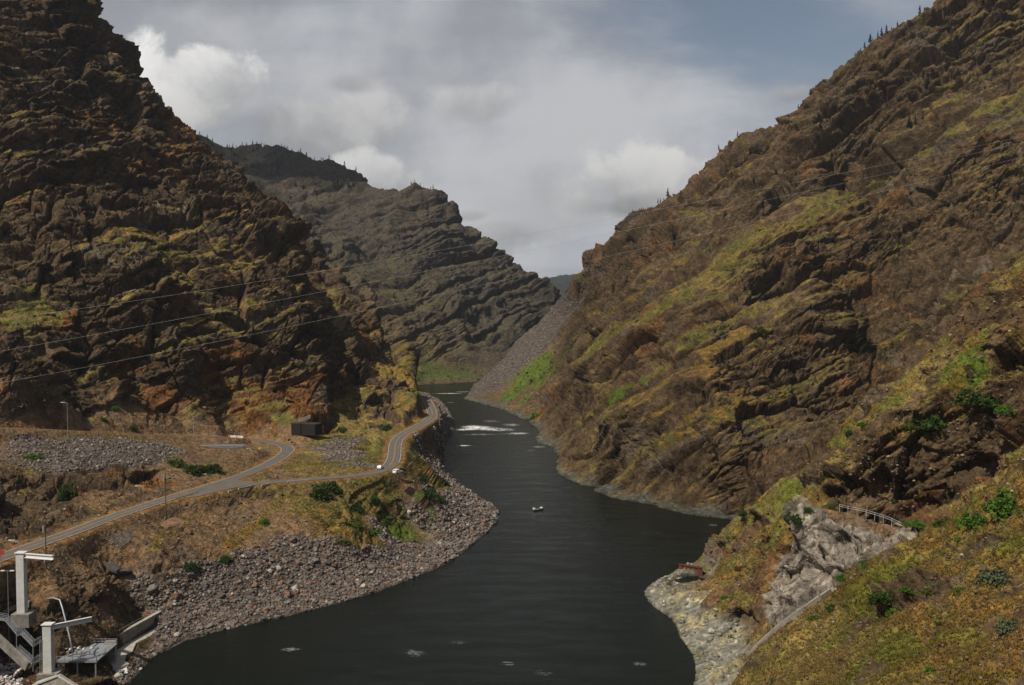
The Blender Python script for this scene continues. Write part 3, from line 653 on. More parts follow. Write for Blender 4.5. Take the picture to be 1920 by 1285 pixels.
# ------------------------------------------------------------------ reading the finished ground
QY = np.maximum(Q[:, 1], 1)
ELEV = ((Q[:, 2] - CAM_Z) / QY).reshape(NUc, NR)
RUNMAX = np.maximum.accumulate(ELEV, axis=1)
VIS = (ELEV >= RUNMAX - 1e-5).ravel()
depthc = QY * CP - (Q[:, 2] - CAM_Z) * SP
PXX = 960 + FPX * Q[:, 0] / depthc
PYY = 642.5 - FPX * (QY * SP + (Q[:, 2] - CAM_Z) * CP) / depthc
INFRAME = (PXX > -30) & (PXX < 1950) & (PYY > -30) & (PYY < 1310)
AREA = np.linalg.norm(np.cross(du, dv), axis=2).ravel().astype(F32)
DUr = du.reshape(-1, 3); DVr = dv.reshape(-1, 3)
FNr = FN.reshape(-1, 3)
def ground(x, y):
    u = x / y; i = int(np.clip(np.searchsorted(us, u), 1, NUc - 1)); i = i if abs(us[i] - u) < abs(us[i - 1] - u) else i - 1
    row = Q[i * NR:(i + 1) * NR]
    return float(np.interp(y, np.maximum.accumulate(row[:, 1]), row[:, 2]))
def hit(px, py, nearest_d=None):
    """first point of the ground seen at (px, py)"""
    X, Y, Z = ray(px, py); u = X / Y
    i = int(np.clip(np.searchsorted(us, u), 0, NUc - 1)); e = Z / Y
    k = np.where((ELEV[i] >= e) & (np.exp(L[i]) > 60))[0]
    j = int(k[0]) if len(k) else NR - 1
    return Vector(Q[i * NR + j].tolist())
rnd = random.Random(11)
npr = np.random.RandomState(5)

def tag(o, label=None, cat=None, group=None, kind=None):
    if label: o['label'] = label
    if cat: o['category'] = cat
    if group: o['group'] = group
    if kind: o['kind'] = kind
    return o
def empty(name, loc, rz=0.0):
    o = bpy.data.objects.new(name, None); COL.objects.link(o); o.location = loc; o.rotation_euler = (0, 0, rz); o.empty_display_size = .5; return o
def copy_tree(o, parent=None):
    c = o.copy(); COL.objects.link(c); c.parent = parent
    for ch in list(o.children): copy_tree(ch, c)
    return c

def plain(name, color, rough=.8, metal=0., noise=.25, scale=3., spec=.3, attr=None, bump=0.):
    m, nt = new_mat(name); ln = nt.links.new
    out = node(nt, 'ShaderNodeOutputMaterial'); b = node(nt, 'ShaderNodeBsdfPrincipled')
    b.inputs['Roughness'].default_value = rough; b.inputs['Metallic'].default_value = metal; b.inputs['Specular IOR Level'].default_value = spec
    tc = node(nt, 'ShaderNodeTexCoord'); n = node(nt, 'ShaderNodeTexNoise'); n.inputs['Scale'].default_value = scale; n.inputs['Detail'].default_value = 6; n.inputs['Roughness'].default_value = .65
    ln(tc.outputs['Object'], n.inputs['Vector'])
    mr = node(nt, 'ShaderNodeMapRange'); ln(n.outputs['Fac'], mr.inputs['Value'])
    mr.inputs['From Min'].default_value = .3; mr.inputs['From Max'].default_value = .7; mr.inputs['To Min'].default_value = 1 - noise; mr.inputs['To Max'].default_value = 1 + noise
    mx = node(nt, 'ShaderNodeMix', data_type='RGBA', blend_type='MULTIPLY'); mx.inputs['Factor'].default_value = 1
    if attr:
        a = node(nt, 'ShaderNodeAttribute', attribute_name=attr); ln(a.outputs['Color'], mx.inputs['A'])
    else: mx.inputs['A'].default_value = (*color, 1)
    ln(mr.outputs[0], mx.inputs['B']); ln(mx.outputs['Result'], b.inputs['Base Color'])
    if bump:
        bp = node(nt, 'ShaderNodeBump'); bp.inputs['Strength'].default_value = bump; bp.inputs['Distance'].default_value = .2; ln(n.outputs['Fac'], bp.inputs['Height']); ln(bp.outputs[0], b.inputs['Normal'])
    ln(b.outputs[0], out.inputs[0]); return m

# ------------------------------------------------------------------ stones
def ico(sub):
    bm = bmesh.new(); bmesh.ops.create_icosphere(bm, subdivisions=sub, radius=1.0)
    v = np.array([p.co for p in bm.verts]); f = np.array([[q.index for q in t.verts] for t in bm.faces], np.int32); bm.free(); return v, f
ICO1, ICO2, ICO3 = ico(1), ico(2), ico(3)
def stone_shape(base, seed, cuts=9):
    """a ball cut by random planes: an angular block"""
    r = np.random.RandomState(seed); v = base[0].copy()
    for _ in range(cuts):
        n = r.normal(size=3); n /= np.linalg.norm(n); h = r.uniform(.5, .85)
        d = v @ n - h; v -= np.where(d > 0, d, 0)[:, None] * n
    v *= r.uniform(.75, 1.25, 3) * np.array([1.1, 1.0, .78]); v += r.normal(size=v.shape) * .03
    return v
M_STONES = {k: plain('stone_' + k, c, .9, noise=.45, scale=2.2, spec=.15, bump=.5) for k, c in dict(grey=(.15, .135, .12), dark=(.075, .067, .063), rust=(.17, .095, .058), pale=(.36, .32, .26), purple=(.125, .098, .092)).items()}
STONE_V = {}
for k in M_STONES:
    for q in range(3):
        me_v = stone_shape(ICO3 if k in ('grey', 'rust') else ICO2, len(STONE_V) * 7 + 3)
        me = bpy.data.meshes.new('boulder'); me.from_pydata(me_v.tolist(), [], (ICO3 if k in ('grey', 'rust') else ICO2)[1].tolist()); me.materials.append(M_STONES[k]); STONE_V[(k, q)] = me
def pick(mask, n, weight=None):
    ii = np.where(mask)[0]
    w = AREA[ii] if weight is None else AREA[ii] * weight[ii]
    return npr.choice(ii, n, replace=n > len(ii) * .3, p=w / w.sum())
beachm = VIS & INFRAME & (c_b > .58) & (apd > .8) & (SD > .2) & (roadd > RD_W + 1)
def add_boulder(pos, size, kind, label, group='boulders of the rubble beach', name='boulder'):
    o = bpy.data.objects.new(name, STONE_V[(kind, rnd.randrange(3))]); COL.objects.link(o)
    o.location = pos; o.scale = (size, size * rnd.uniform(.8, 1.2), size * rnd.uniform(.8, 1.05)); o.rotation_euler = (rnd.uniform(-.5, .5), rnd.uniform(-.5, .5), rnd.uniform(0, 6.3))
    if label: tag(o, label, 'boulder', group)
    return o
LBL = dict(grey='grey angular boulder lying in the rubble beach of the left bank', dark='dark charcoal boulder lying in the rubble beach of the left bank', rust='rust brown boulder lying in the rubble beach of the left bank',
           pale='pale cream boulder lying in the rubble beach of the left bank', purple='purplish brown boulder lying in the rubble beach of the left bank')
bi = pick(beachm & (Yf < 470), 270)
for j, i in enumerate(bi):
    k = rnd.choices(['grey', 'dark', 'rust', 'pale', 'purple'], [.4, .2, .12, .1, .18])[0]
    sz = .5 + 1.1 * rnd.random() ** 2.6
    p = Q[i]; add_boulder((float(p[0]), float(p[1]), float(p[2]) + sz * .22), sz, k, LBL[k], k + ' boulders of the rubble beach')
for px, py, sz, k, lb in [(283, 1108, 2.1, 'grey', 'largest grey boulder at the upper edge of the rubble beach'), (333, 1122, 2.0, 'rust', 'large brown boulder beside the big grey boulder above the beach'), (326, 992, 3.4, 'rust', 'big orange brown outcrop boulder on the slope below the road'),
                          (352, 1000, 1.9, 'rust', 'brown boulder leaning against the orange outcrop below the road'), (735, 1022, 1.8, 'grey', 'broad grey boulder at the grass edge above the point of the beach'), (790, 975, 1.7, 'rust', 'reddish boulder at the foot of the bushes above the beach point'),
                          (768, 962, 1.5, 'pale', 'pale yellow boulder below the bushes near the beach point'), (215, 1070, 3.0, 'dark', 'dark split outcrop on the soil slope above the crane yard'), (232, 1078, 2.2, 'dark', 'smaller dark rock beside the split outcrop above the crane yard'),
                          (470, 846, .8, 'pale', 'small pale rock on the verge inside the road bend'), (541, 826, 1.15, 'dark', 'dark boulder nearest the timber crib beside the road bend'), (547, 830, 1.0, 'dark', 'second dark boulder from the crib beside the road bend'),
                          (553, 835, 1.05, 'dark', 'third dark boulder from the crib beside the road bend'), (558, 841, 1.1, 'dark', 'dark boulder farthest from the crib beside the road bend'), (1290, 1128, 1.1, 'pale', 'pale blocks on the worn rock apron of the right bank'),
                          (1333, 1186, 1.3, 'pale', 'cream boulder at the foot of the shaded right cliff'), (1455, 1075, 1.2, 'pale', 'pale block fallen below the white rock face')]:
    p = hit(px, py); add_boulder((p.x, p.y, p.z + sz * .2), sz, k, lb, None)

def scatter_stuff(name, ii, sizes, proto, colors, mat, lift=.15, kind='stuff', normal_tilt=False):
    n = len(ii); pv, pf = proto[0], proto[1]
    V = np.empty((n, pv.shape[1], 3), F32)
    which = npr.randint(0, len(pv), n)
    ang = npr.rand(n) * 6.283; c, s = np.cos(ang), np.sin(ang)
    base = pv[which]
    V[..., 0] = base[..., 0] * c[:, None] - base[..., 1] * s[:, None]; V[..., 1] = base[..., 0] * s[:, None] + base[..., 1] * c[:, None]; V[..., 2] = base[..., 2]
    V *= sizes[:, None, None]
    base_p = Q[ii] + DUr[ii] * npr.uniform(-.5, .5, (n, 1)) + DVr[ii] * npr.uniform(-.5, .5, (n, 1))
    V += base_p.astype(F32)[:, None, :]; V[..., 2] += (sizes * lift)[:, None]
    F = (pf[None] + (np.arange(n) * pv.shape[1])[:, None, None]).reshape(-1, pf.shape[1]).astype(np.int32)
    CLR = np.repeat(colors, pv.shape[1], 0)
    o = fast_mesh(name, V.reshape(-1, 3), F, mat, {'albedo': CLR}, smooth=False); o['kind'] = kind; return o
M_RUBBLE = plain('rubble', (1, 1, 1), .95, noise=.3, scale=1.5, spec=.1, attr='albedo')
protos1 = np.stack([stone_shape(ICO1, 100 + q, 5) for q in range(8)]).astype(F32)
def stone_colors(n, base, var, rustp=.12):
    c = np.array(base, F32)[None] * (npr.uniform(1 - var, 1 + var, n)[:, None]).astype(F32)
    pr = npr.rand(n); c = np.where((pr < rustp)[:, None], c * np.array([1.3, .8, .55], F32), c); c = np.where((pr > .92)[:, None], c * 1.8, c); c = np.where(((pr > .8) & (pr < .92))[:, None], c * np.array([1.0, .85, .85], F32), c)
    return c.astype(F32)
ii = pick(beachm, 30000, weight=np.clip(600 / np.maximum(Yf, 200), .3, 3)); n = len(ii)
scatter_stuff('rubble', ii, (.16 + .85 * npr.rand(n) ** 4.5).astype(F32) * np.clip(Yf[ii] / 380, .8, 1.4), (protos1, ICO1[1]), stone_colors(n, (.118, .102, .088), .6), M_RUBBLE)
grm = VIS & INFRAME & (c_c > .45) & (Yf < 560) & (roadd > RD_W + 1)
ii = pick(grm, 4500); n = len(ii)
scatter_stuff('gravel', ii, (.18 + .6 * npr.rand(n) ** 3).astype(F32), (protos1, ICO1[1]), stone_colors(n, (.13, .112, .098), .5, .06), M_RUBBLE)
scm = VIS & INFRAME & (c_c > .5) & (Yf > 900)
ii = pick(scm, 5000); n = len(ii)
scatter_stuff('gravel', ii, (.25 + .9 * npr.rand(n) ** 5).astype(F32), (protos1, ICO1[1]), stone_colors(n, (.13, .112, .095), .45, .06), M_RUBBLE)
apm = VIS & INFRAME & (c_a > .5) & (Yf < 400) & (Q[:, 0] > 20) & (SD > .3)
ii = pick(apm, 450); n = len(ii)
scatter_stuff('rubble', ii, (.2 + .9 * npr.rand(n) ** 3).astype(F32), (protos1, ICO1[1]), stone_colors(n, (.20, .185, .14), .3, .0), M_RUBBLE)
slm = VIS & INFRAME & (Yf < 420) & (c_s + c_g + c_r > .5) & (roadd > RD_W + 1.5) & (SD > 2)
ii = pick(slm, 9000, weight=np.clip(300 / Yf, .5, 3) ** 2); n = len(ii)
scatter_stuff('rubble', ii, (.1 + .5 * npr.rand(n) ** 5).astype(F32) * np.clip(Yf[ii] / 250, .6, 1.3), (protos1, ICO1[1]), stone_colors(n, (.125, .092, .068), .5, .2), M_RUBBLE)
print('stones', round(time.time() - T0, 1))

# ------------------------------------------------------------------ plants
def leaf_material(name):
    m, nt = new_mat(name); ln = nt.links.new
    out = node(nt, 'ShaderNodeOutputMaterial'); d = node(nt, 'ShaderNodeBsdfDiffuse'); t = node(nt, 'ShaderNodeBsdfTranslucent'); mx = node(nt, 'ShaderNodeMixShader'); mx.inputs[0].default_value = .25
    a = node(nt, 'ShaderNodeAttribute', attribute_name='albedo'); ln(a.outputs['Color'], d.inputs['Color']); ln(a.outputs['Color'], t.inputs['Color'])
    ln(d.outputs[0], mx.inputs[1]); ln(t.outputs[0], mx.inputs[2]); ln(mx.outputs[0], out.inputs[0]); return m
M_LEAF = leaf_material('leaves'); M_WOOD = plain('bark', (.09, .065, .045), .95)
def leaf_cloud(centers, radii, per, leaf, color, seed, flat=.8):
    r = np.random.RandomState(seed); n = len(centers) * per
    c = np.repeat(centers, per, 0); rad = np.repeat(radii, per)
    d = r.normal(size=(n, 3)); d /= np.linalg.norm(d, axis=1, keepdims=True); d *= (r.rand(n, 1) ** .45)
    p = c + d * rad[:, None] * np.array([1, 1, flat])
    a = r.normal(size=(n, 3)); a /= np.linalg.norm(a, axis=1, keepdims=True); b = np.cross(a, r.normal(size=(n, 3))); b /= np.linalg.norm(b, axis=1, keepdims=True)
    s = leaf * r.uniform(.6, 1.4, (n, 1))
    V = np.stack([p - a * s, p + b * s * .55, p + a * s, p - b * s * .55], 1).reshape(-1, 3)
    F = np.arange(n * 4, dtype=np.int32).reshape(-1, 4)
    cl = np.repeat(r.uniform(.65, 1.35, len(centers)), per)[:, None] * r.uniform(.8, 1.2, (n, 1)) * np.array(color)[None]
    return V, F, np.repeat(cl, 4, 0)
def make_bush(color, seed, nclump=70, per=16, leaf=.085, shape=(1, 1, .8)):
    r = np.random.RandomState(seed); c = r.normal(size=(nclump, 3)); c /= np.linalg.norm(c, axis=1, keepdims=True); c *= r.uniform(.35, .92, (nclump, 1)) * (1 + .22 * np.sin(3 * np.arctan2(c[:, 1:2], c[:, 0:1]) + seed))
    c[:, 2] = np.abs(c[:, 2]) * 1.0 - .12; c *= np.array(shape)
    V, F, CLR = leaf_cloud(c, r.uniform(.13, .26, nclump), per, leaf, color, seed)
    return V, F, CLR
BUSHES = {}
def branches(seed, name='branches'):
    r = random.Random(seed); V = []; F = []
    for k in range(9):
        a = r.uniform(0, 6.28); t = r.uniform(.2, .8); end = Vector((math.cos(a) * t, math.sin(a) * t, r.uniform(.4, .8))); s = .035
        n0 = len(V); px_ = Vector((-math.sin(a), math.cos(a), 0)); q = Vector((0, 0, 1))
        for p, w in ((Vector((0, 0, -.15)), s), (end * .5 + Vector((0, 0, .05)), s * .7), (end, s * .3)):
            V += [p + px_ * w, p + q * w * .6 - px_ * w * .5, p - q * w * .6 - px_ * w * .5]
        for seg in (0, 3):
            for e in range(3): F.append((n0 + seg + e, n0 + seg + (e + 1) % 3, n0 + seg + 3 + (e + 1) % 3, n0 + seg + 3 + e))
    me = bpy.data.meshes.new(name); me.from_pydata([tuple(v) for v in V], [], F); me.materials.append(M_WOOD); return me
BR = [branches(k) for k in range(3)]
GREEN = dict(dark=(.040, .072, .016), bright=(.075, .150, .020), sage=(.10, .115, .06), olive=(.080, .098, .022))
for k, (kind, colr) in enumerate(GREEN.items()):
    for q in range(3):
        big_ = make_bush(colr, 40 + k * 10 + q, 90, 20, .075, ((1, .9, .85), (1, 1, 1.0), (1.1, .9, .7))[q])
        sm_ = make_bush(colr, 140 + k * 10 + q, 26, 12, .13)
        for nm, d_ in (('big', big_), ('small', sm_)):
            o = fast_mesh('foliage', d_[0], d_[1], M_LEAF, {'albedo': d_[2]}, smooth=False); BUSHES[(kind, nm, q)] = o.data; bpy.data.objects.remove(o)
def bush(px, py, rpx, kind, label, group=None, tall=1.0, name='bush', cat='bush'):
    """px, py: foot of the plant, rpx: half its width in photograph pixels"""
    p = hit(px, py); r = (1.4 if px > 1340 else 1.2) * rpx * p.y / FPX; q = rnd.randrange(3)
    e = empty(name, (p.x, p.y, p.z - .1 * r), rnd.uniform(0, 6.28)); tag(e, label, cat, group); e.scale = (r, r, r * tall)
    for nm, me in (('foliage', BUSHES[(kind, 'big', q)]), ('branches', BR[q])):
        c = bpy.data.objects.new(nm, me); COL.objects.link(c); c.parent = e
    return e
NOTABLE = [
 (126, 938, 19, 'dark', 'tall dark green bush clinging to the rock outcrop above the road', 1.9), (330, 872, 20, 'olive', 'olive green bush at the upper end of the hedge above the road', .9), (362, 884, 24, 'dark', 'dark bush in the middle of the hedge above the road', .9), (396, 884, 22, 'dark', 'dark round bush at the lower end of the hedge above the road', 1.0),
 (610, 926, 29, 'dark', 'big dark round bush on the river side of the lower road', 1.2), (496, 982, 10.5, 'bright', 'small lone round bush on the bare slope below the junction', 1.3), (672, 956, 12, 'dark', 'small dark bush uphill of the pair below the lower road', 1.2), (702, 941, 11, 'dark', 'dark bush just below the parked white car slope', 1.2),
 (668, 992, 21, 'olive', 'wide olive bush low on the grassy slope above the beach', 1.0), (706, 998, 14, 'bright', 'bright green bush right of the wide olive one above the beach', .7), (640, 1016, 17, 'olive', 'low olive bush at the top edge of the rubble beach', .6), (803, 930, 18, 'dark', 'dark bush on the bank above the point of the beach', 1.2), (790, 906, 9, 'dark', 'small dark bush uphill of the bank bush above the beach point', 1.5),
 (822, 938, 12, 'dark', 'dark bush hanging over the rubble at the beach point', .8), (352, 1064, 13, 'dark', 'small dark bush in the hollow below the orange outcrop', 1.0), (368, 1066, 9, 'olive', 'small olive bush beside the hollow below the orange outcrop', 1.0), (418, 1050, 17, 'dark', 'dark sprawling bush on the soil slope above the rubble beach', .7),
 (62, 858, 17, 'bright', 'low bright green bush on the gravel below the upper road', .5), (248, 806, 9, 'dark', 'small dark bush beside the upper road near the street lamp', 1.1), (214, 765, 9, 'bright', 'bright green shrub on the ledge above the upper road', .8), (192, 790, 7, 'dark', 'small dark shrub on the ledge above the upper road', 1.2),
 (643, 808, 11, 'dark', 'dark bush at the foot of the cliffs behind the timber crib', .9), (725, 806, 13, 'dark', 'dark bush under the cliff beside the far stretch of road', 1.0), (1424, 630, 12, 'dark', 'dark bush on the crest of the pale buttress across the river', .9), (1004, 783, 14, 'bright', 'bright bush low on the green strip across the river', 1.0),
 (1830, 752, 30, 'dark', 'big dark bush under the reddish cliff on the right spur', .9), (1738, 806, 26, 'dark', 'wide dark bush on the right spur above the shaded cliff', .8), (1700, 800, 16, 'olive', 'olive bush beside the wide dark one above the shaded cliff', .7), (1895, 770, 15, 'bright', 'bright green bush in the mouth of the dark cave', 1.0),
 (1622, 797, 10, 'bright', 'bright green shrub on the crest of the right spur', .8), (1592, 815, 11, 'dark', 'dark shrub on the crest of the right spur', .8), (1668, 822, 10, 'dark', 'dark shrub on the grassy strip of the right spur', 1.0), (1880, 955, 36, 'bright', 'largest bright green bush on the near right slope', .9), (1815, 982, 22, 'bright', 'bright green upright bush beside the largest one on the near slope', 1.2),
 (1756, 985, 14, 'dark', 'dark bush at the top of the near slope where the railing ends', .9), (1714, 995, 17, 'bright', 'low bright green bush next to the end of the railing', .5), (1645, 1128, 22, 'dark', 'dark leafy bush in the middle of the near grassy slope', .9), (1690, 1108, 13, 'bright', 'bright bush just uphill of the dark leafy one on the near slope', .7),
 (1648, 1152, 14, 'bright', 'round green bush just downhill of the dark leafy one on the near slope', .9), (1722, 1112, 11, 'olive', 'small olive shrub on the near slope among rocks', .8), (1556, 1142, 12, 'dark', 'dark shrub beside the long concrete curb', .9), (1526, 1160, 11, 'bright', 'bright shrub downhill beside the long concrete curb', .8), (1580, 1090, 10, 'bright', 'bright shrub at the upper end of the concrete curb', 1.2),
 (1888, 1180, 26, 'sage', 'grey green sagebrush at the edge of the near slope', .9), (1850, 1082, 34, 'sage', 'wide grey green sagebrush on the upper near slope', .8), (1780, 1112, 14, 'olive', 'olive shrub in the shade of a rock step on the near slope', .8), (1396, 968, 9, 'dark', 'dark shrub at the low end of the right spur', 1.2), (1490, 975, 14, 'dark', 'dark bush above the white rock face', .9),
 (1515, 960, 8, 'dark', 'small dark bush uphill of the white rock face', 1.3), (1556, 955, 8, 'olive', 'small olive bush where the railing begins', 1.3), (1362, 1120, 8, 'bright', 'small bright shrub above the shaded right cliff', .7)]
for px, py, r, kind, lb, tall in NOTABLE: bush(px, py, r, kind, lb, None, tall)
def shrubs(mask, n, kinds, smin, smax, label, group, name='shrub', weight=None):
    for i in pick(mask, n, weight):
        kind = rnd.choice(kinds); o = bpy.data.objects.new(name, BUSHES[(kind, 'small', rnd.randrange(3))]); COL.objects.link(o)
        s = rnd.uniform(smin, smax); p = Q[i]; o.location = (float(p[0]), float(p[1]), float(p[2]) - .05 * s); o.scale = (s, s, s * rnd.uniform(.7, 1.2)); o.rotation_euler = (0, 0, rnd.uniform(0, 6.28))
        tag(o, label, 'shrub', group)
gentle = VIS & INFRAME & (roadd > RD_W + 2) & (SD > 3) & (flat_s > .45)
shrubs(gentle & (Yf > 400) & (Yf < 760) & (Xf < -60) & (PYY < 800), 40, ['dark', 'olive'], .7, 2.0, 'small dark green shrub dotted over the ledges of the left cliff', 'shrubs on the left cliff')
shrubs(gentle & (Yf < 420) & (Xf < -20), 30, ['dark', 'olive', 'sage'], .3, .9, 'small low shrub on the soil slopes beside the road', 'shrubs on the road slopes')
shrubs(gentle & (Yf > 440) & (Yf < 1000) & (Xf > 20), 75, ['dark', 'olive', 'dark'], .8, 2.2, 'small dark green shrub dotted over the slope across the river', 'shrubs on the right mountain')
shrubs(VIS & INFRAME & (c_v > .55) & (Xf > -30) & (Yf > 700) & (Yf < 1000), 42, ['bright', 'dark', 'bright'], 1.0, 3.0, 'green shrub in the scrub strip beside the scree slope', 'shrubs beside the scree')
shrubs(VIS & INFRAME & (c_v > .4) & (Yf > 1100) & (Yf < 1300), 22, ['bright', 'dark'], 1.5, 3.5, 'distant green shrub at the far bend of the river', 'shrubs at the river bend')
shrubs(gentle & (Yf < 345) & (Xf > 40), 62, ['bright', 'olive', 'dark', 'bright', 'sage'], .5, 1.5, 'small shrub scattered over the grassy near right slope', 'shrubs on the near slope', weight=np.clip(250 / Yf, .5, 2))
shrubs(gentle & (Yf < 420) & (Xf < -20) & (c_v + c_g > .5), 24, ['bright', 'olive'], .5, 1.3, 'green shrub on the grassy bank above the beach', 'shrubs above the beach')
# grass tufts
def tuft_protos(nk=6, nb=9):
    out = []
    for k in range(nk):
        r = np.random.RandomState(900 + k); V = []
        for b in range(nb):
            a = r.uniform(0, 6.28); d = np.array([math.cos(a), math.sin(a), 0]); s = np.array([-d[1], d[0], 0]); p0 = d * r.uniform(0, .3); w = r.uniform(.06, .13)
            V += [p0 - s * w, p0 + s * w, p0 + d * r.uniform(.25, .75) + np.array([0, 0, r.uniform(.5, 1.0)])]
        out.append(V)
    return np.array(out, F32), np.arange(nb * 3, dtype=np.int32).reshape(-1, 3)
TP = tuft_protos()
gmask = VIS & INFRAME & (gm > .3) & (Yf < 460) & (roadd > RD_W + 1.5)
ii = pick(gmask, 34000, weight=np.clip(260 / Yf, .4, 3) ** 1.5 * (gm + .1)); n = len(ii)
tc_ = col[ii] * npr.uniform(.75, 1.2, (n, 1)).astype(F32)
tc_ = np.where((npr.rand(n) < .3)[:, None], np.array([.20, .135, .05], F32) * npr.uniform(.6, 1.1, (n, 1)), tc_).astype(F32)
scatter_stuff('dry_grass', ii, (.22 + .4 * npr.rand(n)).astype(F32), TP, tc_, M_LEAF, 0)
soilm = VIS & INFRAME & (gm < .35) & (c_s + c_g + c_r > .5) & (Yf < 460) & (Xf < 0) & (roadd > RD_W + 1) & (flat_s > .5)
ii = pick(soilm, 9000); n = len(ii)
scatter_stuff('dry_grass', ii, (.2 + .35 * npr.rand(n)).astype(F32), TP, (np.array([.15, .115, .045], F32) * npr.uniform(.6, 1.3, (n, 1))).astype(F32), M_LEAF, 0)
# conifers
def conifer_mesh(seed, whorls=15):
    r = np.random.RandomState(seed); V = []; F = []; CLR = []
    for k in range(whorls):
        h = .1 + .88 * k / whorls; rad = .25 * (1 - h) ** .8 * r.uniform(.75, 1.2) + .012
        for b in range(8):
            a = r.uniform(0, 6.28); d = np.array([math.cos(a), math.sin(a), 0]); s = np.array([-d[1], d[0], 0]); L_ = rad * r.uniform(.6, 1.15); w = L_ * .42; z = h + r.uniform(-.02, .02)
            n0 = len(V); V += [d * .01 + [0, 0, z + .02], d * L_ * .6 + s * w + [0, 0, z - .01], d * L_ + [0, 0, z - .035 * r.uniform(.5, 1.6)], d * L_ * .6 - s * w + [0, 0, z - .015]]
            F.append((n0, n0 + 1, n0 + 2, n0 + 3)); CLR += [np.array((.022, .034, .015)) * r.uniform(.7, 1.4)] * 4
    o = fast_mesh('crown', np.array(V), np.array(F, np.int32), M_LEAF, {'albedo': np.array(CLR)}, smooth=False); me = o.data; bpy.data.objects.remove(o); return me
CONI = [conifer_mesh(k) for k in range(4)]
tv = []; tf = []
for k in range(6): a = k * 1.047; tv += [(math.cos(a) * .018, math.sin(a) * .018, -.06), (math.cos(a) * .003, math.sin(a) * .003, .95)]
for k in range(6): tf.append((2 * k, 2 * ((k + 1) % 6), 2 * ((k + 1) % 6) + 1, 2 * k + 1))
TRUNK = bpy.data.meshes.new('trunk'); TRUNK.from_pydata(tv, [], tf); TRUNK.materials.append(M_WOOD)
def conifer(x, y, z, h, label, group):
    e = empty('conifer_tree', (x, y, z - .02 * h), rnd.uniform(0, 6.28)); w = rnd.uniform(.85, 1.25); e.scale = (h * w, h * w, h); tag(e, label, 'tree', group)
    for nm, me in (('crown', rnd.choice(CONI)), ('trunk', TRUNK)):
        c = bpy.data.objects.new(nm, me); COL.objects.link(c); c.parent = e
def crest_tree(px, hpx, label, group, dy=0):
    px += rnd.uniform(-3, 3); hpx *= rnd.choice((.55, .7, .85, 1, 1.1, 1.25))
    """a tree on the skyline above photograph column px"""
    i = int(np.clip(np.searchsorted(us, (px - 960) / FPX), 0, NUc - 1)); rowp = PYY[i * NR:(i + 1) * NR]; lim = np.exp(L[i]) < 2100
    j = int(np.argmin(np.where(lim, rowp, 9e9))); 
    p = Q[i * NR + j]; conifer(float(p[0]), float(p[1]), float(p[2]) - dy, hpx * float(p[1]) / FPX, label, group)
for px, h in [(1238, 11), (1247, 9), (1256, 9), (1263, 12), (1270, 14), (1364, 12), (1393, 10), (1428, 6), (1495, 9), (1517, 17)]:
    crest_tree(px, h, 'lone dark conifer standing on the middle skyline of the right mountain', 'conifers on the middle right skyline')
for px, h in [(1603, 9), (1612, 9), (1621, 14), (1632, 14), (1640, 10), (1652, 11), (1660, 14), (1667, 17), (1672, 14), (1690, 8), (1716, 13), (1763, 8)]:
    crest_tree(px, h, 'dark conifer in the row on the high skyline of the right mountain', 'conifers on the high right skyline')
for px in list(range(428, 500, 7)) + [540, 546, 560, 568, 575, 586, 596, 604, 611, 640, 652, 664]:
    crest_tree(px + rnd.uniform(-2, 2), rnd.uniform(5, 10), 'tiny dark conifer on the crest of the far left mountain', 'conifers on the far left crest')
for px in [763, 770, 776, 782, 790, 798, 806, 811]:
    crest_tree(px, rnd.uniform(4, 8), 'tiny dark conifer on the flat crest of the middle far mountain', 'conifers on the middle far crest')
for px, py, h in [(1352, 416, 20), (1355, 330, 14), (1715, 240, 26), (1728, 235, 22), (1738, 225, 18), (737, 558, 11), (625, 352, 12), (632, 350, 14), (640, 352, 13), (652, 352, 11), (660, 348, 12), (1545, 240, 12), (1455, 330, 12), (1418, 350, 12), (1500, 330, 9)]:
    p = hit(px, py); conifer(p.x, p.y, p.z, h * p.y / FPX, 'solitary dark conifer growing on an open mountain slope', 'conifers on open slopes')
fm = VIS & INFRAME & (Yf > 1550) & (Yf < 2000) & (PXX < 600) & (PYY < 420)
for i in pick(fm, 60):
    p = Q[i]; conifer(float(p[0]), float(p[1]), float(p[2]), rnd.uniform(5, 10), 'tiny dark conifer on the upper slope of the far left mountain', 'conifers on the far left slope')
print('plants', round(time.time() - T0, 1))
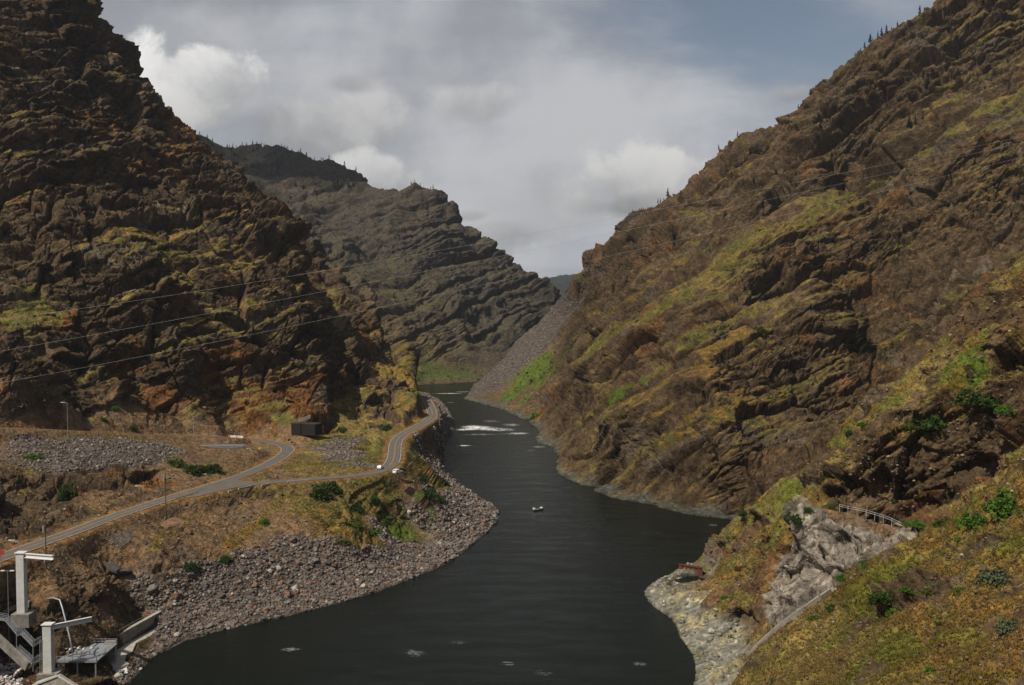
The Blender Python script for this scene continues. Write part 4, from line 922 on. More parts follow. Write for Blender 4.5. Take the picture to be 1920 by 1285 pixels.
# ------------------------------------------------------------------ built things
class MB:
    """collects boxes, bars and tubes in world or local space and links them as ONE mesh"""
    def __init__(s): s.v = []; s.f = []
    def add(s, v, f):
        n = len(s.v); s.v += [tuple(p) for p in v]; s.f += [tuple(n + i for i in q) for q in f]; return s
    def box(s, c, size, rz=0.0, M=None):
        hx, hy, hz = (k / 2 for k in size); R = Matrix.Rotation(rz, 3, 'Z')
        v = [Vector((x * hx, y * hy, z * hz)) for x in (-1, 1) for y in (-1, 1) for z in (-1, 1)]
        v = [(M @ p if M else R @ p) + Vector(c) for p in v]
        return s.add(v, [(0, 1, 3, 2), (4, 6, 7, 5), (0, 4, 5, 1), (2, 3, 7, 6), (0, 2, 6, 4), (1, 5, 7, 3)])
    def bar(s, a, b, w, h=None, up=(0, 0, 1)):
        a, b = Vector(a), Vector(b); d = (b - a).normalized(); u = Vector(up)
        if abs(d.dot(u)) > .98: u = Vector((0, 1, 0))
        x = d.cross(u).normalized() * w / 2; z = d.cross(x).normalized() * -(h or w) / 2
        v = [p + i * x + j * z for p in (a, b) for i in (-1, 1) for j in (-1, 1)]
        return s.add(v, [(0, 1, 3, 2), (4, 6, 7, 5), (0, 4, 5, 1), (2, 3, 7, 6), (0, 2, 6, 4), (1, 5, 7, 3)])
    def tube(s, pts, r, n=8, r2=None):
        pts = [Vector(p) for p in pts]; N0 = len(s.v); prev = None
        for k, p in enumerate(pts):
            d = (pts[min(k + 1, len(pts) - 1)] - pts[max(k - 1, 0)]).normalized()
            x = d.cross(Vector((0, 0, 1)) if abs(d.z) < .95 else Vector((0, 1, 0))).normalized(); y = d.cross(x)
            rr = r if r2 is None else r + (r2 - r) * k / (len(pts) - 1)
            s.v += [tuple(p + (x * math.cos(6.2832 * i / n) + y * math.sin(6.2832 * i / n)) * rr) for i in range(n)]
        for k in range(len(pts) - 1):
            for i in range(n):
                a = N0 + k * n + i; b = N0 + k * n + (i + 1) % n; s.f.append((a, b, b + n, a + n))
        s.f.append(tuple(N0 + i for i in range(n))[::-1]); s.f.append(tuple(N0 + (len(pts) - 1) * n + i for i in range(n))); return s
    def prism(s, poly, z0, z1):
        n = len(poly); v = [(x, y, z0) for x, y in poly] + [(x, y, z1) for x, y in poly]
        return s.add(v, [tuple(range(n))[::-1], tuple(range(n, 2 * n))] + [(i, (i + 1) % n, n + (i + 1) % n, n + i) for i in range(n)])
    def build(s, name, mat, parent=None, bevel=0.0, smooth=False):
        me = bpy.data.meshes.new(name); me.from_pydata(s.v, [], s.f); me.materials.append(mat)
        bm = bmesh.new(); bm.from_mesh(me); bmesh.ops.recalc_face_normals(bm, faces=bm.faces); bm.to_mesh(me); bm.free()
        if smooth: me.polygons.foreach_set('use_smooth', [True] * len(me.polygons))
        o = bpy.data.objects.new(name, me); COL.objects.link(o); o.parent = parent
        if bevel:
            m = o.modifiers.new('edge', 'BEVEL'); m.width = bevel; m.segments = 2; m.limit_method = 'ANGLE'
        return o
M_CONC = plain('concrete', (.33, .295, .245), .9, noise=.3, scale=.7, spec=.2, bump=.2); M_CONC_D = plain('stained_concrete', (.20, .18, .155), .9, noise=.4, scale=.5, spec=.2, bump=.2)
M_WHITE = plain('white_paint', (.62, .61, .58), .5, noise=.12, scale=1.2); M_CREAM = plain('pale_painted_concrete', (.52, .51, .47), .8, noise=.16, scale=.8)
M_GALV = plain('galvanised_steel', (.42, .43, .44), .45, metal=.6, noise=.2); M_STEEL = plain('grey_steel', (.30, .31, .32), .5, metal=.4, noise=.25); M_DSTEEL = plain('dark_steel', (.035, .034, .034), .6, metal=.3)
M_POLEWOOD = plain('pole_wood', (.075, .055, .042), .95, noise=.35, scale=5); M_DARKWOOD = plain('creosoted_timber', (.020, .016, .014), .9, noise=.5, scale=4); M_RUST = plain('rusted_steel', (.10, .035, .018), .9, noise=.5, scale=2)
M_RED = plain('red_sign_paint', (.36, .035, .02), .6, noise=.1); M_YEL = plain('yellow_paint', (.6, .45, .06), .6, noise=.15); M_BLK = plain('black_rubber', (.012, .012, .012), .9); M_GLASS = plain('car_glass', (.012, .014, .016), .08, noise=.05, spec=.6)
M_CWHITE = plain('white_car_paint', (.70, .70, .68), .25, noise=.03, spec=.6); M_CDARK = plain('dark_car_paint', (.012, .014, .02), .22, noise=.05, spec=.6); M_TAIL = plain('tail_lamp', (.25, .01, .01), .3, noise=.05); M_CHROME = plain('pale_trim', (.45, .45, .45), .3, metal=.8)
M_BOXGREY = plain('blue_grey_enamel', (.16, .18, .20), .5, noise=.15)

# roads --------------------------------------------------------------
def asphalt():
    m, nt = new_mat('asphalt'); ln = nt.links.new
    out = node(nt, 'ShaderNodeOutputMaterial'); b = node(nt, 'ShaderNodeBsdfPrincipled'); b.inputs['Roughness'].default_value = .9; b.inputs['Specular IOR Level'].default_value = .2
    at = node(nt, 'ShaderNodeAttribute', attribute_name='albedo'); tc = node(nt, 'ShaderNodeNewGeometry')
    n = node(nt, 'ShaderNodeTexNoise'); n.inputs['Scale'].default_value = .35; n.inputs['Detail'].default_value = 8; n.inputs['Roughness'].default_value = .7; ln(tc.outputs['Position'], n.inputs['Vector'])
    mr = node(nt, 'ShaderNodeMapRange'); ln(n.outputs['Fac'], mr.inputs['Value'])
    for k, q in zip(('From Min', 'From Max', 'To Min', 'To Max'), (.3, .7, .78, 1.22)): mr.inputs[k].default_value = q
    mx = node(nt, 'ShaderNodeMix', data_type='RGBA', blend_type='MULTIPLY'); mx.inputs['Factor'].default_value = 1; ln(at.outputs['Color'], mx.inputs['A']); ln(mr.outputs[0], mx.inputs['B'])
    ln(mx.outputs['Result'], b.inputs['Base Color']); ln(b.outputs[0], out.inputs[0]); return m
M_ASPH = asphalt(); M_LINEW = plain('white_road_paint', (.42, .40, .35), .85, noise=.4, scale=.6); M_LINEY = plain('yellow_road_paint', (.30, .19, .06), .8, noise=.3, scale=.6)
def frame(line):
    t = np.gradient(line[:, :2], axis=0); t /= np.linalg.norm(t, axis=1, keepdims=True) + 1e-9
    return np.stack([-t[:, 1], t[:, 0]], 1)
def ribbon(line, offs, dz, name, mat, color, kind='structure', s0=0, s1=None):
    l = line[s0:s1]; nrm = frame(line)[s0:s1]; k = len(offs); w = np.array(offs)
    V = np.zeros((len(l), k, 3)); V[..., :2] = l[:, None, :2] + nrm[:, None, :] * w[None, :, None]; V[..., 2] = l[:, None, 2] + dz
    i = np.arange(len(l) * k).reshape(len(l), k); F = np.stack([i[:-1, :-1], i[1:, :-1], i[1:, 1:], i[:-1, 1:]], -1).reshape(-1, 4)
    c = np.array(color); cc = np.repeat(np.tile(c if c.ndim == 2 else np.repeat(c[None], k, 0), (len(l), 1, 1)).reshape(-1, 3), 1, 0)
    o = fast_mesh(name, V.reshape(-1, 3), F.astype(np.int32), mat, {'albedo': cc}); o['kind'] = kind; return o
GA, GB = (.118, .100, .082), (.098, .083, .068)      # worn grey lanes, slightly darker wheel tracks
prof = [-3.3, -2.5, -1.8, -1.0, 0, 1.0, 1.8, 2.5, 3.3]
pc = [GA, GB, GA, GB, GA, GB, GA, GB, GA]
ribbon(road_b, prof, .03, 'road_lower', M_ASPH, pc); ribbon(road_a, prof, .045, 'road_upper', M_ASPH, pc)
# flare of the junction
jx = JX
MB().prism([(p[0], p[1]) for p in jx], ROADZ - .3, ROADZ + .02).build('road_junction', plain('junction_asphalt', (.108, .092, .075), .9, noise=.2, scale=.35))['kind'] = 'structure'
ends_a = int(len(road_a) * .5)
def marks(line, off, col_mat, s0, s1, w=.09, name='road_markings'):
    o = ribbon(line, [off - w, off + w], .055, name, col_mat, (.5, .5, .5), 'structure', s0, s1); return o
na, nb = len(road_a), len(road_b)
jdist = np.linalg.norm(road_a[:, :2] - np.array(at_z(430, 905, 28)[:2]), axis=1); ja = int(jdist.argmin())
marks(road_a, 3.0, M_LINEW, 0, na - 60); marks(road_a, -3.0, M_LINEW, 0, ja - 16); marks(road_a, -3.0, M_LINEW, ja + 16, na - 60)
marks(road_a, .16, M_LINEY, 0, ja - 10, .07); marks(road_a, -.16, M_LINEY, 0, ja - 10, .07)
kb = int(np.linalg.norm(road_b[:, :2] - np.array(at_z(722, 880, 28)[:2]), axis=1).argmin())
marks(road_b, 3.0, M_LINEW, kb, nb - 10); marks(road_b, -3.0, M_LINEW, kb + 8, nb - 10); marks(road_b, .16, M_LINEY, kb + 4, nb - 10, .07); marks(road_b, -.16, M_LINEY, kb + 4, nb - 10, .07)

# lamps and poles -----------------------------------------------------
def on_ground(px, py, d=None, z=None):
    p = Vector(at_z(px, py, z)) if z is not None else (Vector(at_d(px, py, d)) if d else hit(px, py)); p.z = ground(p.x, p.y); return p
def street_lamp(px, base, top, d, arm, label, lamp_len=1.7):
    p = on_ground(px, base, d); h = max(3.0, at_d(px, top, p.y)[2] - p.z)
    e = empty('street_lamp', p); tag(e, label, 'street lamp', 'street lamps along the road')
    MB().tube([(0, 0, -.5), (0, 0, h)], .12, 8, .07).build('pole', M_GALV, e); MB().box((0, 0, .1), (.5, .5, .5)).build('footing', M_CONC, e)
    if arm:
        s = arm; MB().tube([(0, 0, h - .25), (s * .5 * lamp_len, 0, h + .25), (s * lamp_len, 0, h + .3)], .05, 6).build('arm', M_GALV, e)
        MB().box((s * (lamp_len + .35), 0, h + .26), (.95, .35, .2)).build('lamp_head', M_WHITE, e, .05)
    else: MB().box((0, 0, h + .1), (.4, .4, .25)).build('lamp_head', M_GALV, e, .05)
street_lamp(269, 970, 913, 331, -1, 'tall galvanised street lamp with its arm over the lower road beside the rail fence', 1.9)
street_lamp(127, 806, 756, 405, -1, 'galvanised street lamp standing at the edge of the upper gravel road', 1.9)
street_lamp(363, 820, 782, 478, 0, 'bare grey lamp post where the upper road levels out')
street_lamp(502, 833, 804, 478, 1, 'slim street lamp inside the hairpin bend of the road', 1.4)
street_lamp(34, 1083, 1015, 266, -1, 'street lamp with curved arm standing behind the tall white crane column', 1.6)
def utility_pole(px, base, top, label, span):
    p = on_ground(px, base, z=ROADZ); h = at_d(px, top, p.y)[2] - p.z
    e = empty('utility_pole', p); tag(e, label, 'utility pole', 'utility poles beside the road')
    MB().tube([(0, 0, -.8), (0, 0, h)], .2, 8, .13).build('pole', M_POLEWOOD, e); MB().box((0, -.2, h - .5), (span, .14, .16)).build('crossarm', M_POLEWOOD, e)
    for s in (-1, 0, 1): MB().tube([(s * span * .42, -.2, h - .42), (s * span * .42, -.2, h - .1)], .06, 6).build('insulator', M_WHITE, e)
    MB().tube([(-.42, -.1, h - 3.6), (-.42, -.1, h - 1.9)], .36, 12).build('transformer', M_GALV, e); MB().box((-.3, -.2, 1.9), (.35, .25, .8)).build('meter_box', M_GALV, e)
utility_pole(311, 956, 884, 'dark wooden utility pole with a grey transformer beside the junction approach', 1.2)
utility_pole(86, 1037, 974, 'dark wooden utility pole with a wide crossarm near the white cranes', 2.4)
p = on_ground(15, 1112, 258); h = at_d(15, 1071, p.y)[2] - p.z
e = empty('floodlight_mast', p); tag(e, 'slim mast with two pale floodlights left of the tall crane', 'floodlight'); MB().tube([(0, 0, -.5), (0, 0, h)], .09, 8, .06).build('mast', M_GALV, e); MB().bar((-1.4, 0, h), (1.4, 0, h), .1).build('crossbar', M_GALV, e)
for s in (-1.25, 1.25): MB().box((s, 0, h + .08), (1.1, .45, .3)).build('lamp_head', M_CREAM, e, .05)
p = on_ground(3, 1096, 268); e = empty('road_sign', p); tag(e, 'red rectangular sign on a post at the lower edge of the road', 'sign'); MB().bar((0, 0, -.3), (0, 0, 3.4), .1).build('post', M_POLEWOOD, e); MB().box((0, -.09, 2.7), (1.9, .06, 1.15)).build('sign_panel', M_RED, e)

# jib cranes ---------------------------------------------------------
def jib_crane(px, base, top, d, width, tip, tipd, zb, label, beam_h):
    b = Vector(at_d(px, base, d)); zt = at_d(px, top, d)[2]; h = zt - b.z
    t = Vector(at_d(tip[0], tip[1], tipd)) - b
    e = empty('jib_crane', b); tag(e, label, 'crane')
    MB().box((0, 0, h / 2 - .5), (width, width * .9, h + 1.0)).build('column', M_CREAM, e, .06); MB().box((0, 0, h + .14), (width * 1.25, width * 1.1, .28)).build('cap', M_CREAM, e, .04)
    MB().box((.3, 0, -1.6 - zb / 2), (width * 2.3, width * 2.0, zb + 2.6)).build('plinth', M_CONC_D, e, .05)
    a = Vector((width * .45, -.15, h - beam_h * .6)); q = Vector((t.x, t.y, t.z)); dv = (q - a).normalized(); up = Vector((0, 0, 1)); m = MB()
    for dz, w, hh in ((beam_h / 2, .75, .16), (-beam_h / 2, .75, .16)): m.bar(a + up * dz, q + up * dz, w, hh)
    m.bar(a, q, .12, beam_h - .18); m.build('jib_beam', M_WHITE, e)
    MB().bar(a + Vector((.1, 0, -beam_h * .6)), Vector((width * .5, 0, h - 2.6)), .25).build('brace', M_STEEL, e)
    c = a + (q - a) * .94; MB().box(c + Vector((0, 0, -beam_h * .5 - .42)), (.9, .7, .55), math.atan2(dv.y, dv.x)).build('hoist', M_DSTEEL, e)
    return e
jib_crane(42, 1146, 1037, 259, 2.1, (100, 1046), 250, 1.0, 'tall white jib crane on a concrete plinth near the road, its beam pointing right', 1.05)
jib_crane(92, 1257, 1171, 247, 2.2, (172, 1161), 256, 1.0, 'lower white jib crane beside the railed pump deck at the water intake', 1.1)

# intake walls, deck, cabinet ------------------------------------------
zt = 4.7; WA, WB, WC = Vector((-112.9, 274.5, 0)), Vector((-108.0, 297.6, 0)), Vector((-115.8, 298.8, 0))
e = empty('intake_wall', WA); tag(e, 'long hooked concrete wall sheltering the intake beside the river', 'wall')
up_ = Vector((0, 0, 1)); MB().bar(up_ * (zt / 2 - 1), WB - WA + up_ * (zt / 2 - 1), .9, zt + 2).build('long_wall', M_CONC_D, e); MB().bar(WB - WA + up_ * (zt / 2 - .95), WC - WA + up_ * (zt / 2 - .95), .9, zt + 2.4).build('return_wall', M_CONC_D, e)
MB().bar(up_ * (zt + .09), WB - WA + up_ * (zt + .09), 1.2, .18).build('wall_coping', M_CONC, e)
PR = Vector((-110.3, 265.8, 0)) - WA; MB().box(PR + up_ * 1.9, (2.8, 3.0, 9.0), .2).build('end_pier', M_CONC_D, e, .08); MB().bar(PR + Vector((-.6, 1.4, 1.6)), up_ * 1.6 + Vector((0, -.1, 0)), .7, 5.2).build('link_wall', M_CONC_D, e)
MB().bar(up_ * (zt + 1.2), (WB - WA) * .6 + up_ * (zt + 1.2), .07).build('handrail', M_GALV, e)
tag(MB().box((-111.9, 297.5, 3.9), (1.1, .08, 1.25), -.15).build('warning_sign', M_RED), 'small red warning sign fixed to the return of the concrete wall', 'sign')
ap = APRON
tag(MB().prism(ap, -2, 1.25).build('concrete_apron', M_CONC), 'pale concrete apron below the intake wall at the water', 'apron')
tag(MB().box(at_z(226, 1260, .5), (3.4, 3.6, .5), .5, Matrix.Rotation(.5, 3, 'Z') @ Matrix.Rotation(.25, 3, 'X')).build('broken_slab', M_CREAM), 'whitish tilted concrete slab lying at the end of the apron', 'slab')
dk = Vector((-113.4, 258.5, 6.2))
e = empty('pump_deck', dk); tag(e, 'railed steel pump deck between the lower crane and the concrete wall', 'deck'); MB().box((0, 0, -.2), (10.5, 13.5, .4)).build('deck_plate', M_STEEL, e)
for x, y in ((-4.8, -6.3), (4.8, -6.3), (4.8, 6.3), (-4.8, 6.3), (0, -6.3), (0, 6.3)): MB().tube([(x, y, -7), (x, y, -.4)], .22).build('leg', M_GALV, e)
for side_ in (((-5.2, -6.7), (5.2, -6.7)), ((5.2, -6.7), (5.2, 6.7)), ((-5.2, 6.7), (5.2, 6.7))):
    m = MB(); a, b = Vector((*side_[0], 0)), Vector((*side_[1], 0))
    for z in (.55, 1.2): m.bar(a + Vector((0, 0, z)), b + Vector((0, 0, z)), .09)
    for k in range(6): q = a + (b - a) * k / 5; m.bar(q, q + Vector((0, 0, 1.2)), .09)
    m.build('railing', M_GALV, e)
for k in range(5):
    x = -3.8 + k * 1.75; g = empty('valve', dk + Vector((x, -3.2 + .9 * (k % 2), 0))); tag(g, 'pale bent valve pipe standing in the row on the pump deck', 'valve', 'valves on the pump deck')
    MB().tube([(0, 0, 0), (0, 0, 1.2), (.25, .3, 1.7), (.5, 1.2, 1.8)], .26, 10).build('pipe', M_CREAM, g, smooth=True); MB().tube([(0, 0, 1.15), (0, 0, 1.32)], .42, 12).build('flange', M_GALV, g); MB().tube([(-.4, 0, 2.05), (-.4, 0, 2.12)], .35, 12).build('handwheel', M_STEEL, g)
cb = Vector(at_d(173, 1224, 270)); e = empty('control_cabinet', cb); tag(e, 'blue grey control cabinet with a dark roof at the head of the wall', 'cabinet')
MB().box((0, 0, 1.1), (2.1, 1.8, 2.4)).build('housing', M_BOXGREY, e, .04); MB().box((0, 0, 2.42), (2.5, 2.2, .24)).build('roof', M_DSTEEL, e, .03); MB().box((-.2, -.93, 1.0), (1.1, .05, 1.8)).build('door', M_STEEL, e); MB().box((0, 0, -2.5), (2.6, 2.2, 4.8)).build('plinth', M_CONC_D, e)
m = MB().tube([at_d(88, 1123, 262), at_d(100, 1121.5, 261), at_d(112, 1125, 260), at_d(117, 1140, 258.5), at_d(122, 1160, 257), at_d(130, 1192, 255), at_d(137, 1226, 253)], .22, 10)
tag(m.build('pipeline', M_STEEL, smooth=True), 'bent grey pipe running down the rock from the upper bank to the deck', 'pipe')
# staircase
e = empty('staircase', at_d(40, 1225, 246)); tag(e, 'zigzag galvanised stair with railings down the rock left of the lower crane', 'staircase')
O = Vector(e.location); SP_ = [Vector(at_d(*t)) - O for t in [(-14, 1160, 249), (10, 1164, 248), (33, 1192, 246.5), (40, 1190, 246.5), (62, 1213, 245), (73, 1206, 246)]]
LO_ = [Vector(at_d(*t)) - O for t in [(33, 1222, 247), (60, 1246, 245), (76, 1238, 246.5)]]
def flight(nodes):
    m = MB(); r = MB(); t = MB(); wv = Vector((0, 1.1, 0))
    for a, b in zip(nodes[:-1], nodes[1:]):
        for o_ in (Vector(), wv): m.bar(a + o_, b + o_, .12, .3)
        n = max(2, int((b - a).length / .55))
        for k in range(n): q = a + (b - a) * (k + .5) / n; t.box(q + wv / 2 + Vector((0, 0, .1)), (.34, 1.0, .05))
        for o_ in (Vector(), wv):
            for z in (.5, .95, 1.35): r.bar(a + o_ + Vector((0, 0, z)), b + o_ + Vector((0, 0, z)), .07)
            for k in range(4): q = a + (b - a) * k / 3; r.bar(q + o_, q + o_ + Vector((0, 0, 1.35)), .07)
    m.build('stringer', M_GALV, e); t.build('treads', M_STEEL, e); r.build('railing', M_GALV, e)
flight(SP_); flight(LO_)
for t in [(31, 1182, 1222), (62, 1206, 1252), (75, 1200, 1255), (79, 1200, 1256)]: MB().tube([Vector(at_d(t[0], t[2], 246)) - O - Vector((0, 0, 1)), Vector(at_d(t[0], t[1], 246)) - O], .11, 8).build('post', M_GALV, e)
m = MB(); a, b = Vector(at_d(-12, 1190, 224)), Vector(at_d(52, 1250, 220)); m.bar(a, b, .7, 2.2); tag(m.build('retaining_curb', M_CONC_D), 'sloping concrete curb below the stairs at the picture edge', 'curb')
a = Vector(at_d(108, 1268, 204)); e = empty('headwall', a); tag(e, 'gabled pale concrete headwall at the bottom edge below the cranes', 'headwall')
m = MB(); pr = [(-6, -2.4), (-5, -1.6), (0, 0), (4, -2.6), (4, -6), (-6, -6)]
m.add([(x, y, z) for y in (0, 1.4) for x, z in pr], [(0, 1, 2, 3, 4, 5), (11, 10, 9, 8, 7, 6)] + [(i, (i + 1) % 6, 6 + (i + 1) % 6, 6 + i) for i in range(6)]); m.build('face_wall', M_CONC, e); MB().bar((-6.2, -.05, -2.35), (0, -.05, .1), .3, .35).build('coping', M_CREAM, e); MB().bar((0, -.05, .1), (4.2, -.05, -2.6), .3, .35).build('coping', M_CREAM, e)
wm = INFRAME & VIS & (PXX < 42) & (PYY > 1246)
if wm.sum() > 20:
    ii = pick(wm, 700); n = len(ii); scatter_stuff('rubble_pile', ii, (.25 + .35 * npr.rand(n)).astype(F32), (protos1, ICO1[1]), stone_colors(n, (.36, .32, .30), .4, .03), M_RUBBLE, .4)
# crane yard fence and parapet behind the tall crane
a = [Vector(at_d(px, py, d)) for px, py, d in [(0, 1150, 262), (30, 1138, 263)]]
m = MB(); m.bar(a[0], a[1], .5, 1.0); tag(m.build('low_parapet', M_CONC_D), 'low concrete parapet left of the tall crane', 'parapet')
a = [Vector(at_d(px, py, d)) for px, py, d in [(52, 1134, 266), (74, 1120, 274)]]
m = MB(); m.bar(a[0], a[1], .6, 1.6); tag(m.build('curb_wall', M_CONC_D), 'dark concrete curb wall running right from the tall crane', 'wall')
# rail fence lying on the slope
q = [hit(196, 1013), hit(247, 994), hit(247, 1013), hit(223, 1031)]; q = [p + Vector((0, -.5, .5)) for p in q]
e = empty('slope_fence', q[0]); tag(e, 'grey steel rail fence stepping down the bank below the road', 'fence'); m = MB()
for k in range(9):
    f = k / 8; m.bar(q[0] + (q[3] - q[0]) * f - q[0], q[1] + (q[2] - q[1]) * f - q[0], .1, .14)
m.build('rails', M_GALV, e)
for f in (.3, .62, .9): MB().bar(q[0] + (q[1] - q[0]) * f - q[0], q[3] + (q[2] - q[3]) * f - q[0] + Vector((0, 0, -.5)), .2).build('post', M_DSTEEL, e)
# broken parapet along the lower road
for (x0, y0, x1, y1), lb in zip([(428, 923, 436, 921), (447, 917.5, 476, 911), (490, 911, 507, 907.5), (538, 904, 578, 900.5)], ['shortest piece of broken concrete parapet at the junction', 'long piece of broken concrete parapet beside the junction', 'middle piece of broken concrete parapet before the big bush', 'thin piece of concrete parapet leading up to the big round bush']):
    a, b = Vector(at_z(x0, y0, ROADZ + .2)), Vector(at_z(x1, y1, ROADZ + .2)); tag(MB().bar(a, b, .4, .8).build('concrete_parapet', M_CONC, None, .04), lb, 'parapet')
# jersey barriers
for px, lb in ((437.5, 'pale concrete traffic barrier nearer the bare lamp post'), (450, 'pale concrete traffic barrier nearer the hairpin bend')):
    p = on_ground(px, 816, 492); pr = [(-.3, 0), (.3, 0), (.12, .35), (.09, .9), (-.09, .9), (-.12, .35)]
    m = MB(); m.add([(x, y, z) for x in (-1.55, 1.55) for y, z in pr], [(0, 1, 2, 3, 4, 5), (11, 10, 9, 8, 7, 6)] + [(i, (i + 1) % 6, 6 + (i + 1) % 6, 6 + i) for i in range(6)])
    o = m.build('traffic_barrier', M_CREAM); o.location = p; o.rotation_euler = (0, 0, -.1); o.scale = (1.05, 1.3, 1.25); tag(o, lb, 'barrier')
p = on_ground(429.5, 816, 494); tag(MB().box((p.x, p.y, p.z + .6), (.35, .35, 1.4)).build('marker_post', M_YEL), 'short ochre post at the end of the concrete traffic barriers', 'post')
# beam stacks inside the bend
BEAM = MB(); BEAM.box((0, 0, .32), (11.5, .5, .1)).box((0, 0, 0), (11.5, .5, .1)).box((0, 0, .16), (11.5, .1, .22)); beam0 = BEAM.build('steel_beam', M_GALV)
first = True
for (px, py, nx, nz, sc_, lb, gp) in [(392, 835, 3, 2, .78, 'grey steel beam in the smaller stack inside the road bend', 'beams of the smaller stack'), (433, 831, 4, 4, 1.0, 'grey steel beam in the larger stack inside the road bend', 'beams of the larger stack')]:
    p = on_ground(px, py, 455)
    for i in range(nx):
        for j in range(nz):
            o = beam0 if first else beam0.copy()
            if not first: COL.objects.link(o)
            first = False; o.location = (p.x + rnd.uniform(-.5, .5), p.y + i * .75, p.z + .15 + j * .46); o.scale = (sc_, 1.1, 1.1); o.rotation_euler = (0, 0, .10 + rnd.uniform(-.02, .02)); tag(o, lb, 'beam', gp)
p = on_ground(462, 829.5, 462); tag(MB().box((p.x, p.y, p.z + .3), (3.4, 1.2, .6), .1).build('concrete_block', M_CREAM), 'long whitish concrete block at the end of the beam stacks', 'block')
for px, py, lb in ((488, 840, 'small yellow block lying inside the hairpin bend'), (486.5, 834.5, 'pale yellow block just uphill of the small yellow one')):
    p = on_ground(px, py, 470); tag(MB().box((p.x, p.y, p.z + .35), (1.1, .8, .8), .4).build('marker_block', M_YEL, None, .06), lb, 'block')
# timber crib
p = on_ground(575, 815, 498); p.z = min(p.z, at_d(575, 816, 498)[2] + .5)
e = empty('timber_crib', p, -.35); tag(e, 'black slatted timber crib standing beside the road bend', 'crib'); H = 5.6
for s, lx in ((-1, 5.6), (1, 8.2)):
    cx = -4.2 if s < 0 else 3.0
    m = MB()
    for k in range(9):
        z = .3 + k * H / 9
        m.box((cx, -3.2, z), (lx, .22, H / 9 * .78)); m.box((cx, 3.2, z), (lx, .22, H / 9 * .78)); m.box((cx - lx / 2 + .15, 0, z), (.22, 6.1, H / 9 * .78)); m.box((cx + lx / 2 - .15, 0, z), (.22, 6.1, H / 9 * .78))
    m.build('board_walls', M_DARKWOOD, e); m = MB()
    for k in range(int(lx / .9)): m.box((cx - lx / 2 + .5 + k * .9, 0, H + .12), (.55, 6.8, .22))
    m.build('roof_beams', plain('weathered_timber', (.065, .045, .036), .95, noise=.4), e); m = MB().box((cx, 0, H / 2), (lx - .8, 5.6, H - .3)); m.build('stacked_planks', M_DARKWOOD, e)
    for x in (cx - lx / 2 + .35, cx + lx / 2 - .35):
        for y in (-3.4, 3.4): MB().box((x, y, H / 2 + .1), (.3, .18, H + .5)).build('post', M_DARKWOOD, e)
e2 = empty('lattice_frame', (p.x - 1.8, p.y + 1, p.z + H + .3), -.35); tag(e2, 'pale steel lattice frame leaning on top of the black crib', 'frame'); m = MB()
A_, B_ = Vector((-3.8, 1.2, .1)), Vector((3.4, 1.2, 2.4)); UPV = Vector((-.2, .3, 1.3))
for o_ in (Vector(), UPV): m.bar(A_ + o_, B_ + o_, .16)
m.build('chord', M_GALV, e2); m = MB()
for k in range(10):
    a = A_ + (B_ - A_) * k / 10; b = A_ + (B_ - A_) * (k + 1) / 10; m.bar(a, b + UPV, .1); m.bar(b + UPV, b, .1)
m.build('lattice', M_GALV, e2)
# railing along the trail, rusty sheet piles, long curb, small fence
tr_ = [(1574, 953), (1590, 957), (1607, 960), (1624, 964), (1640, 969), (1656, 974), (1672, 980), (1692, 990)]; dA, dB = hit(1574, 955).y, hit(1692, 992).y; dA = min(dA, 290); dB = min(max(dB, 262), dA)
tr = [Vector(at_d(px, py, min(dA + (dB - dA) * k / 7, hit(px, py).y - .3))) for k, (px, py) in enumerate(tr_)]
e = empty('trail_railing', tr[0]); tag(e, 'pale pipe railing along the trail under the shaded cliff', 'railing'); m = MB(); r = MB()
for a, b in zip(tr[:-1], tr[1:]):
    for z in (.6, 1.15): r.bar(a - tr[0] + Vector((0, 0, z)), b - tr[0] + Vector((0, 0, z)), .06)
r.build('rails', M_CREAM, e)
for a in tr: MB().bar(a - tr[0] - Vector((0, 0, 1.2)), a - tr[0] + Vector((0, 0, 1.2)), .07).build('post', M_CREAM, e)
a, b = hit(1676, 985), hit(1702, 996); tag(MB().bar(a + Vector((0, 0, .4)), b + Vector((0, 0, .4)), .9, .22).build('plank_bridge', plain('bleached_planks', (.30, .21, .16), .9)), 'bleached plank footbridge at the end of the trail railing', 'footbridge')
a, b = Vector(at_d(1273, 1068, 360)), Vector(at_d(1317, 1074, 351)); m = MB(); n = 22; V = []
for k in range(n + 1):
    q = a + (b - a) * k / n + Vector((0, .35 if k % 4 in (0, 1) else -.1, 0)); V += [q + Vector((0, 0, -6)), Vector((q.x, q.y, at_d(1273 + 44 * k / n, 1057 + 6 * k / n, q.y)[2]))]
V += [v + Vector((.05, .25, 0)) for v in V]; K = 2 * (n + 1)
m.add(V, [(2 * k, 2 * k + 2, 2 * k + 3, 2 * k + 1) for k in range(n)] + [(K + 2 * k, K + 2 * k + 1, K + 2 * k + 3, K + 2 * k + 2) for k in range(n)] + [(2 * k + 1, 2 * k + 3, K + 2 * k + 3, K + 2 * k + 1) for k in range(n)])
e = empty('sheet_pile_wall', a); tag(e, 'rusty red sheet pile wall at the tip of the worn rock apron', 'wall'); o = m.build('sheet_piles', M_RUST, e); o.location = -Vector(a); MB().bar(Vector((0, -.2, V[1].z - a.z - .2)), b - a + Vector((0, -.2, V[1].z - a.z - .4)), .3, .35).build('top_beam', M_RUST, e)
cu = [Vector(at_d(1572, 1092, 209)), Vector(at_d(1530, 1124, 207)), Vector(at_d(1480, 1164, 203)), Vector(at_d(1440, 1202, 200)), Vector(at_d(1400, 1240, 199))]
